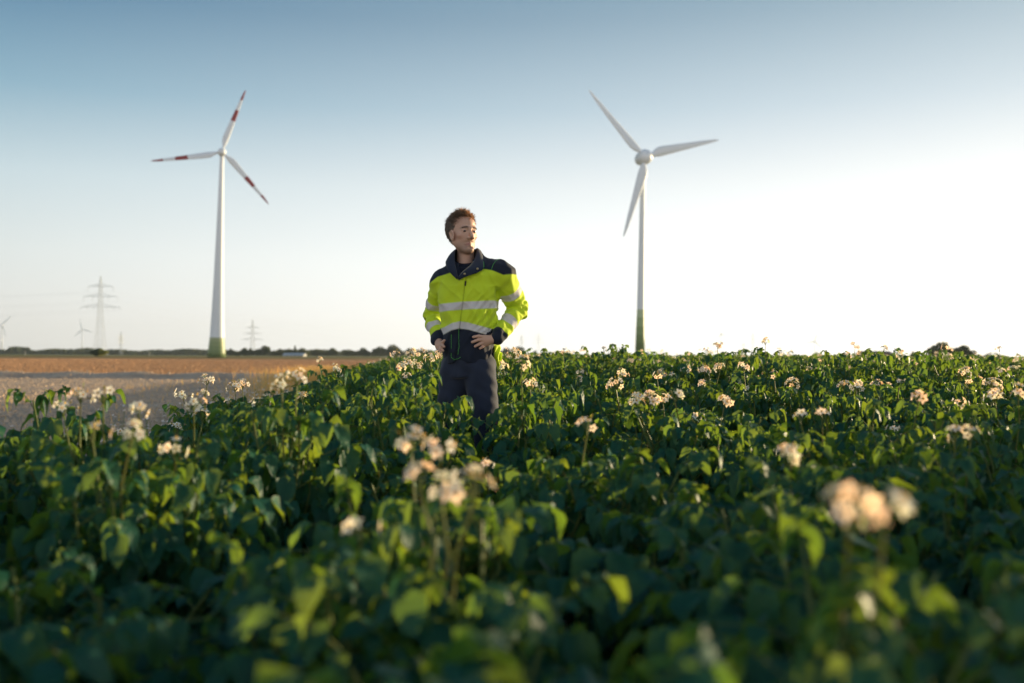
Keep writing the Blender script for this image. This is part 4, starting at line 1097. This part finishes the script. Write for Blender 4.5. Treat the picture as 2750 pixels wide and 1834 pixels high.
# jacket
J = SDF(np.arange(-.20, .44, .0045), np.arange(-.22, .28, .0045), np.arange(.95, 1.64, .0045))
J.fn(lambda X, Y, Z: torso_sdf(X, Y, Z, .0), k=0)
J.cap((.055, .03, 1.515), S_R, .058, .060, k=.035); J.cap((.105, .02, 1.532), S_L, .056, .064, k=.04)
J.cap(S_R, E_R, .062, .050, k=.030); J.cap(E_R, W_R, .050, .037, k=.010)
J.cap(S_L, E_L, .068, .054, k=.030); J.cap(E_L, W_L, .054, .038, k=.010)
J.ell((.258, -.035, 1.474), (.060, .055, .058), k=.03)
# back tail blown out at the right hip
J.ell((.222, .045, 1.03), (.036, .045, .080), k=.02)
J.fn(lambda X, Y, Z: (np.maximum(.985 + .01 * np.sin(X * 40) - Z, -1)) - .03 * np.clip((X - .19) / .05, 0, 1), k=.004, mode='max')
# neck opening and cloth folds
J.cap((.060, .014, 1.49), (.066, -.008, 1.66), .079, .105, k=.008, mode='sub'); J.cap((.036, -.115, 1.475), (.050, -.09, 1.60), .030, .055, k=.008, mode='sub')
def capt(X, Y, Z, a, b):
    a = np.array(a); b = np.array(b); d = b - a; L2 = d @ d
    t = ((X - a[0]) * d[0] + (Y - a[1]) * d[1] + (Z - a[2]) * d[2]) / L2; tc = np.clip(t, 0, 1)
    return t, np.sqrt((X - a[0] - tc * d[0]) ** 2 + (Y - a[1] - tc * d[1]) ** 2 + (Z - a[2] - tc * d[2]) ** 2)
X, Y, Z = np.meshgrid(*J.ax, indexing='ij', sparse=True)
fold = .0030 * np.sin(X * 46 + Z * 17 + 3 * np.sin(Y * 13)) + .0022 * np.sin(Z * 58 - X * 33 + 2 * np.sin(X * 21 + Y * 30)) + .0016 * np.sin(X * 110 + Z * 35 + Y * 60)
inner = 0
rid0 = lambda v: (1 - np.abs(np.sin(v))) ** 3
for (a, b, w_) in ((S_L, E_L, 1), (E_L, W_L, 1), (S_R, E_R, 1), (E_R, W_R, 1)):
    t, r_ = capt(X, Y, Z, a, b); near = np.clip(1 - (r_ - .05) / .03, 0, 1)
    am = np.exp(-((t - (1 if a in (S_L, S_R) else 0)) / .45) ** 2)
    fold = fold + near * am * (.0050 * np.sin(t * 21 + X * 34 + Y * 22) + .003 * np.sin(t * 43 - Z * 40) - .008 * rid0(t * 11 + X * 16 - Y * 12) + .002)
# drag folds fanning from the right waist, hanging folds above the hem
fold = fold + .0065 * np.exp(-(((X - .16) / .07) ** 2 + ((Z - 1.24) / .09) ** 2)) * np.sin((X * .75 - Z * .66) * 190 + 2 * np.sin(Z * 30))
fold = fold + .008 * np.clip((X - .19) / .02, 0, 1) * np.clip((1.08 - Z) / .03, 0, 1) * np.sin(X * 190 + 3 * np.sin(Z * 45) + Y * 60)
rid = lambda v: (1 - np.abs(np.sin(v))) ** 3
fold = fold - .0045 * rid(X * 22 + Z * 9 + 1.3 * np.sin(Z * 14)) * np.clip((Z - 1.05) / .1, 0, 1) - .004 * rid(Z * 26 - X * 17 + 1.5 * np.sin(X * 19 + 1))
fold = fold + .005 * np.exp(-((Z - 1.18) / .05) ** 2) * np.sin(X * 75 + 1.5 * np.sin(Z * 25))
# overlapping front placket with the zip line
zx = .0335 + (Z - 1.17) * .124
pl = np.clip(1 - np.abs(X - zx + .022) / .026, 0, 1) * (Y < -.04) * (Z < 1.45)
fold = fold - .0035 * np.clip(pl * 4, 0, 1) + .006 * np.exp(-((X - zx) / .004) ** 2) * (Y < -.04)
J.f = (J.f + fold).astype(np.float32)
P, Q = J.mesh(1)
YEL, NAVY, REF, PIPE = (.68, .86, .035), (.016, .022, .040), (.74, .70, .69), (.10, .55, .10)
x, y, z = P.T
tR1, rR1 = segt(P, S_R, E_R); tR2, rR2 = segt(P, E_R, W_R); tL1, rL1 = segt(P, S_L, E_L); tL2, rL2 = segt(P, E_L, W_L)
td = torso_sdf(x, y, z); dR = np.minimum(rR1, rR2) - .055; dL = np.minimum(rL1, rL2) - .058
part = np.argmin(np.stack([td, dR, dL]), 0)
C = np.tile(np.array(YEL), (len(P), 1)); soft = lambda v, e=.005: np.clip(.5 + v / e, 0, 1)
tor = (part == 0).astype(float)
yoke = np.interp(x, [-.15, -.095, -.02, .03, .152, .21, .27, .325, .40], [1.415, 1.457, 1.476, 1.43, 1.497, 1.488, 1.462, 1.468, 1.47])
# chest and waist bands follow the cloth
b1 = np.interp(x, [-.10, -.03, .057, .13, .225, .26], [1.281, 1.287, 1.293, 1.296, 1.303, 1.300])
b2 = np.interp(x, [-.10, -.055, -.01, .034, .08, .15, .22, .26], [1.140, 1.157, 1.178, 1.188, 1.182, 1.163, 1.146, 1.14])
blend(tor * soft(b2 - .018 - z) * soft(.224 - x, .01), NAVY)
blend(tor * soft(.021 - np.abs(z - b1)), REF); blend(tor * soft(.019 - np.abs(z - b2)), REF)
for (pt, t1, t2, L1, L2) in ((1, tR1, tR2, .23, .25), (2, tL1, tL2, .25, .26)):
    sel_ = (part == pt).astype(float); up_ = ((rR1 < rR2) if pt == 1 else (rL1 < rL2)).astype(float)
    c1 = .66 if pt == 1 else .52; c2 = .55 if pt == 1 else .50
    blend(sel_ * up_ * soft(.021 - np.abs(t1 - c1) * L1), REF)
    blend(sel_ * (1 - up_) * soft(.023 - np.abs(t2 - c2) * L2), REF)
    blend(sel_ * (1 - up_) * soft((t2 - .84) * L2), NAVY)
blend(soft(z - yoke), NAVY)
C *= (1 - .45 * tor * (y < -.03) * (z < yoke) * np.exp(-((x - (.0335 + (z - 1.17) * .124)) / .0028) ** 2))[:, None]
M_jack = vcol_mat('jacket cloth', .75, .2, bump=(420, .25, .002), sheen=.15)
# sunlit fluorescent cloth lets some light through
n = M_jack.node_tree; b = n.nodes['Principled BSDF']; tr = n.nodes.new('ShaderNodeBsdfTranslucent'); mx = n.nodes.new('ShaderNodeMixShader'); mx.inputs[0].default_value = .18
n.links.new(n.nodes['Attribute'].outputs['Color'], tr.inputs[0]); oo = n.nodes['Material Output']
n.links.new(b.outputs[0], mx.inputs[1]); n.links.new(tr.outputs[0], mx.inputs[2]); n.links.new(mx.outputs[0], oo.inputs[0])
jacket = obj('jacket', mesh_np('jacket', P, [Q], [M_jack], attrs={'dye': C}), man); jacket['label'] = 'yellow jacket with navy shoulders, navy waist and grey reflective bands'
M_navy = mat('navy cloth', NAVY, .8, .2, bump=(400, .25, .002), sheen=.2)
# collar and turned out lapels
inner_ = [(.024, -.138, 1.437), (.016, -.128, 1.48), (.006, -.100, 1.53), (.002, -.055, 1.585), (.006, -.005, 1.612), (.020, .055, 1.622), (.060, .100, 1.618), (.105, .075, 1.620), (.122, .030, 1.622), (.122, -.015, 1.600), (.114, -.060, 1.555), (.095, -.098, 1.518), (.070, -.126, 1.492), (.044, -.140, 1.466), (.026, -.142, 1.438)]
outer_ = [(.020, -.142, 1.434), (-.010, -.140, 1.462), (-.035, -.115, 1.495), (-.046, -.065, 1.532), (-.040, -.005, 1.548), (-.015, .080, 1.555), (.060, .122, 1.560), (.125, .098, 1.572), (.150, .040, 1.582), (.156, -.020, 1.562), (.162, -.075, 1.525), (.160, -.112, 1.492), (.125, -.134, 1.470), (.075, -.150, 1.450), (.030, -.148, 1.434)]
def spline(P_, n):
    P_ = np.array(P_, float); m_ = len(P_); out_ = []
    for t in np.linspace(0, m_ - 1, n):
        i = min(int(t), m_ - 2); f_ = t - i; p0, p1, p2, p3 = P_[max(i - 1, 0)], P_[i], P_[i + 1], P_[min(i + 2, m_ - 1)]
        out_.append(.5 * (2 * p1 + (p2 - p0) * f_ + (2 * p0 - 5 * p1 + 4 * p2 - p3) * f_ ** 2 + (3 * p1 - p0 - 3 * p2 + p3) * f_ ** 3))
    return np.array(out_)
IA, OA = spline(inner_, 60), spline(outer_, 60); rows = []
for k in range(6):
    f_ = k / 5; mid = IA * (1 - f_) + OA * f_; bulge = .005 * math.sin(math.pi * f_)
    nr = mid - np.array([.058, .01, 0]) * np.array([1, 1, 0]) - np.array([0, 0, 1]) * mid[:, 2:3]; nr[:, 2] = 0; nr /= np.linalg.norm(nr, axis=1)[:, None] + 1e-9
    rows.append(mid + nr * bulge + np.array([0, 0, .006 * math.sin(math.pi * f_)]))
V = np.concatenate(rows); Qk = [(k * 60 + i, k * 60 + i + 1, (k + 1) * 60 + i + 1, (k + 1) * 60 + i) for k in range(5) for i in range(59)]
col = obj('collar', mesh_np('collar', V, [Qk], [M_navy]), jacket); md = col.modifiers.new('thick', 'SOLIDIFY'); md.thickness = .005; md.offset = 0
# piping, zip pull, snap buttons, stitching
M_pipe = mat('green piping', (.10, .42, .08), .6); M_brass = mat('brass snap', (.55, .42, .22), .35, .5, metallic=.8); M_zip = mat('zip', (.02, .02, .02), .4)
def cord(name, pts, r, m, parent, onfront=None):
    mb = MB(); pts = [np.array(p, float) for p in pts]
    for a, b in zip(pts[:-1], pts[1:]): mb.bar(a, b, r, n=6)
    return mb.build(name, m, parent)
def onf(x, z, o=.004): y_ = front_y(x, z); return (x, (y_ if y_ else -.1) - o, z)
cord('collar_piping', list(OA[34:46] + np.array([.001, -.003, 0])), .0016, M_pipe, jacket)
cord('zipper', list(IA[44:56] + np.array([-.001, -.002, 0])), .0022, mat('zip tape', (.32, .27, .16), .5, metallic=.4), jacket)
cord('pocket_piping', [onf(-.012 + .0 * k, 1.155 - k * .016, .0065) for k in range(10)] + [onf(.005, .998, .0065), onf(.03, 1.004, .0065), onf(.040, 1.012, .0065)], .0012, M_pipe, jacket)
cord('placket_piping', [onf(.030 + .006 * math.sin(k * .45) * (k > 5) * .9, 1.165 - k * .0155, .0065) for k in range(10)], .0012, M_pipe, jacket)
cord('zip_pull', [onf(.067, 1.425, .006), onf(.064, 1.400, .008)], .0035, M_zip, jacket)
for c_ in ((.062, -.152, 1.463), (.131, -.138, 1.492)):
    mb = MB(); mb.bar(c_, (c_[0], c_[1] - .004, c_[2]), .0065, .0055, n=14); mb.build('snap_button', M_brass, jacket)
cord('shoulder_seam', [(.205, -.118, 1.487), (.214, -.108, 1.515), (.228, -.085, 1.540), (.246, -.045, 1.556)], .0011, M_pipe, jacket)
# t-shirt
T = SDF(np.arange(-.05, .17, .004), np.arange(-.15, .13, .004), np.arange(1.36, 1.58, .004))
T.fn(lambda X, Y, Z: np.maximum(torso_sdf(X, Y, Z, -.008), Z - 1.50), k=0); T.cap((.058, .010, 1.40), (.058, .014, 1.56), .100, .070, k=.02)
T.fn(lambda X, Y, Z: Z - 1.532 - .35 * (Y + .03), k=.004, mode='max')
P, Q = T.mesh(1); obj('t_shirt', mesh_np('t_shirt', P, [Q], [mat('dark shirt', (.012, .016, .028), .85, .15, bump=(500, .2, .001))]), man)
# trousers, boots
TR_ = SDF(np.arange(-.17, .33, .006), np.arange(-.20, .24, .006), np.arange(.06, 1.08, .008))
TR_.fn(lambda X, Y, Z: np.maximum(torso_sdf(X, Y, Z, -.006), np.maximum(Z - 1.05, .90 - Z)), k=0)
for h_, k_, a_ in LEG: TR_.cap(h_, k_, .094, .066, k=.012); TR_.cap(k_, (a_[0], a_[1], .12), .066, .060, k=.02)
X, Y, Z = np.meshgrid(*TR_.ax, indexing='ij', sparse=True)
TR_.f = (TR_.f + .003 * np.sin(Z * 42 + X * 30 + 2 * np.sin(Y * 25)) + .003 * np.sin(Z * 23 - X * 50 + Y * 30) + .0015 * np.sin(Z * 90 + X * 45 + Y * 40)).astype(np.float32)
P, Q = TR_.mesh(1); obj('trousers', mesh_np('trousers', P, [Q], [mat('navy trousers', (.020, .027, .048), .8, .2, bump=(300, .25, .002), sheen=.2)]), man)
for h_, k_, a_ in LEG:
    mb = MB(); rg = []
    for t, wd_, ht in ((0, .030, .06), (.15, .042, .075), (.45, .044, .065), (.75, .050, .04), (1, .022, .022)):
        yb = a_[1] + .06 - t * .27
        rg.append([(a_[0] + wd_ * math.cos(u), yb, max(0, ht * .5 + ht * .5 * math.sin(u))) for u in [2 * math.pi * i / 12 for i in range(12)]])
    mb.rings(rg); mb.bar((a_[0], a_[1] + .02, .04), (a_[0], a_[1] + .02, .16), .048, .052, n=14); mb.build('boot', mat('boot leather', (.03, .024, .02), .6, .3), man)

# ------------------------------------------------------------------ the evening air
hz = MB(); hz.box((0, 3470, 99), (4500, 3630, 101)); hz = hz.build('haze', [], None, smooth=False); tag(hz, kind='stuff')
mh = bpy.data.materials.new('haze'); mh.use_nodes = True; n = mh.node_tree; n.nodes.clear()
o_ = n.nodes.new('ShaderNodeOutputMaterial'); v_ = n.nodes.new('ShaderNodeVolumePrincipled'); v_.inputs['Density'].default_value = HAZE
v_.inputs['Color'].default_value = (.78, .90, 1, 1); v_.inputs['Anisotropy'].default_value = .35
n.links.new(v_.outputs[0], o_.inputs['Volume']); hz.data.materials.append(mh)
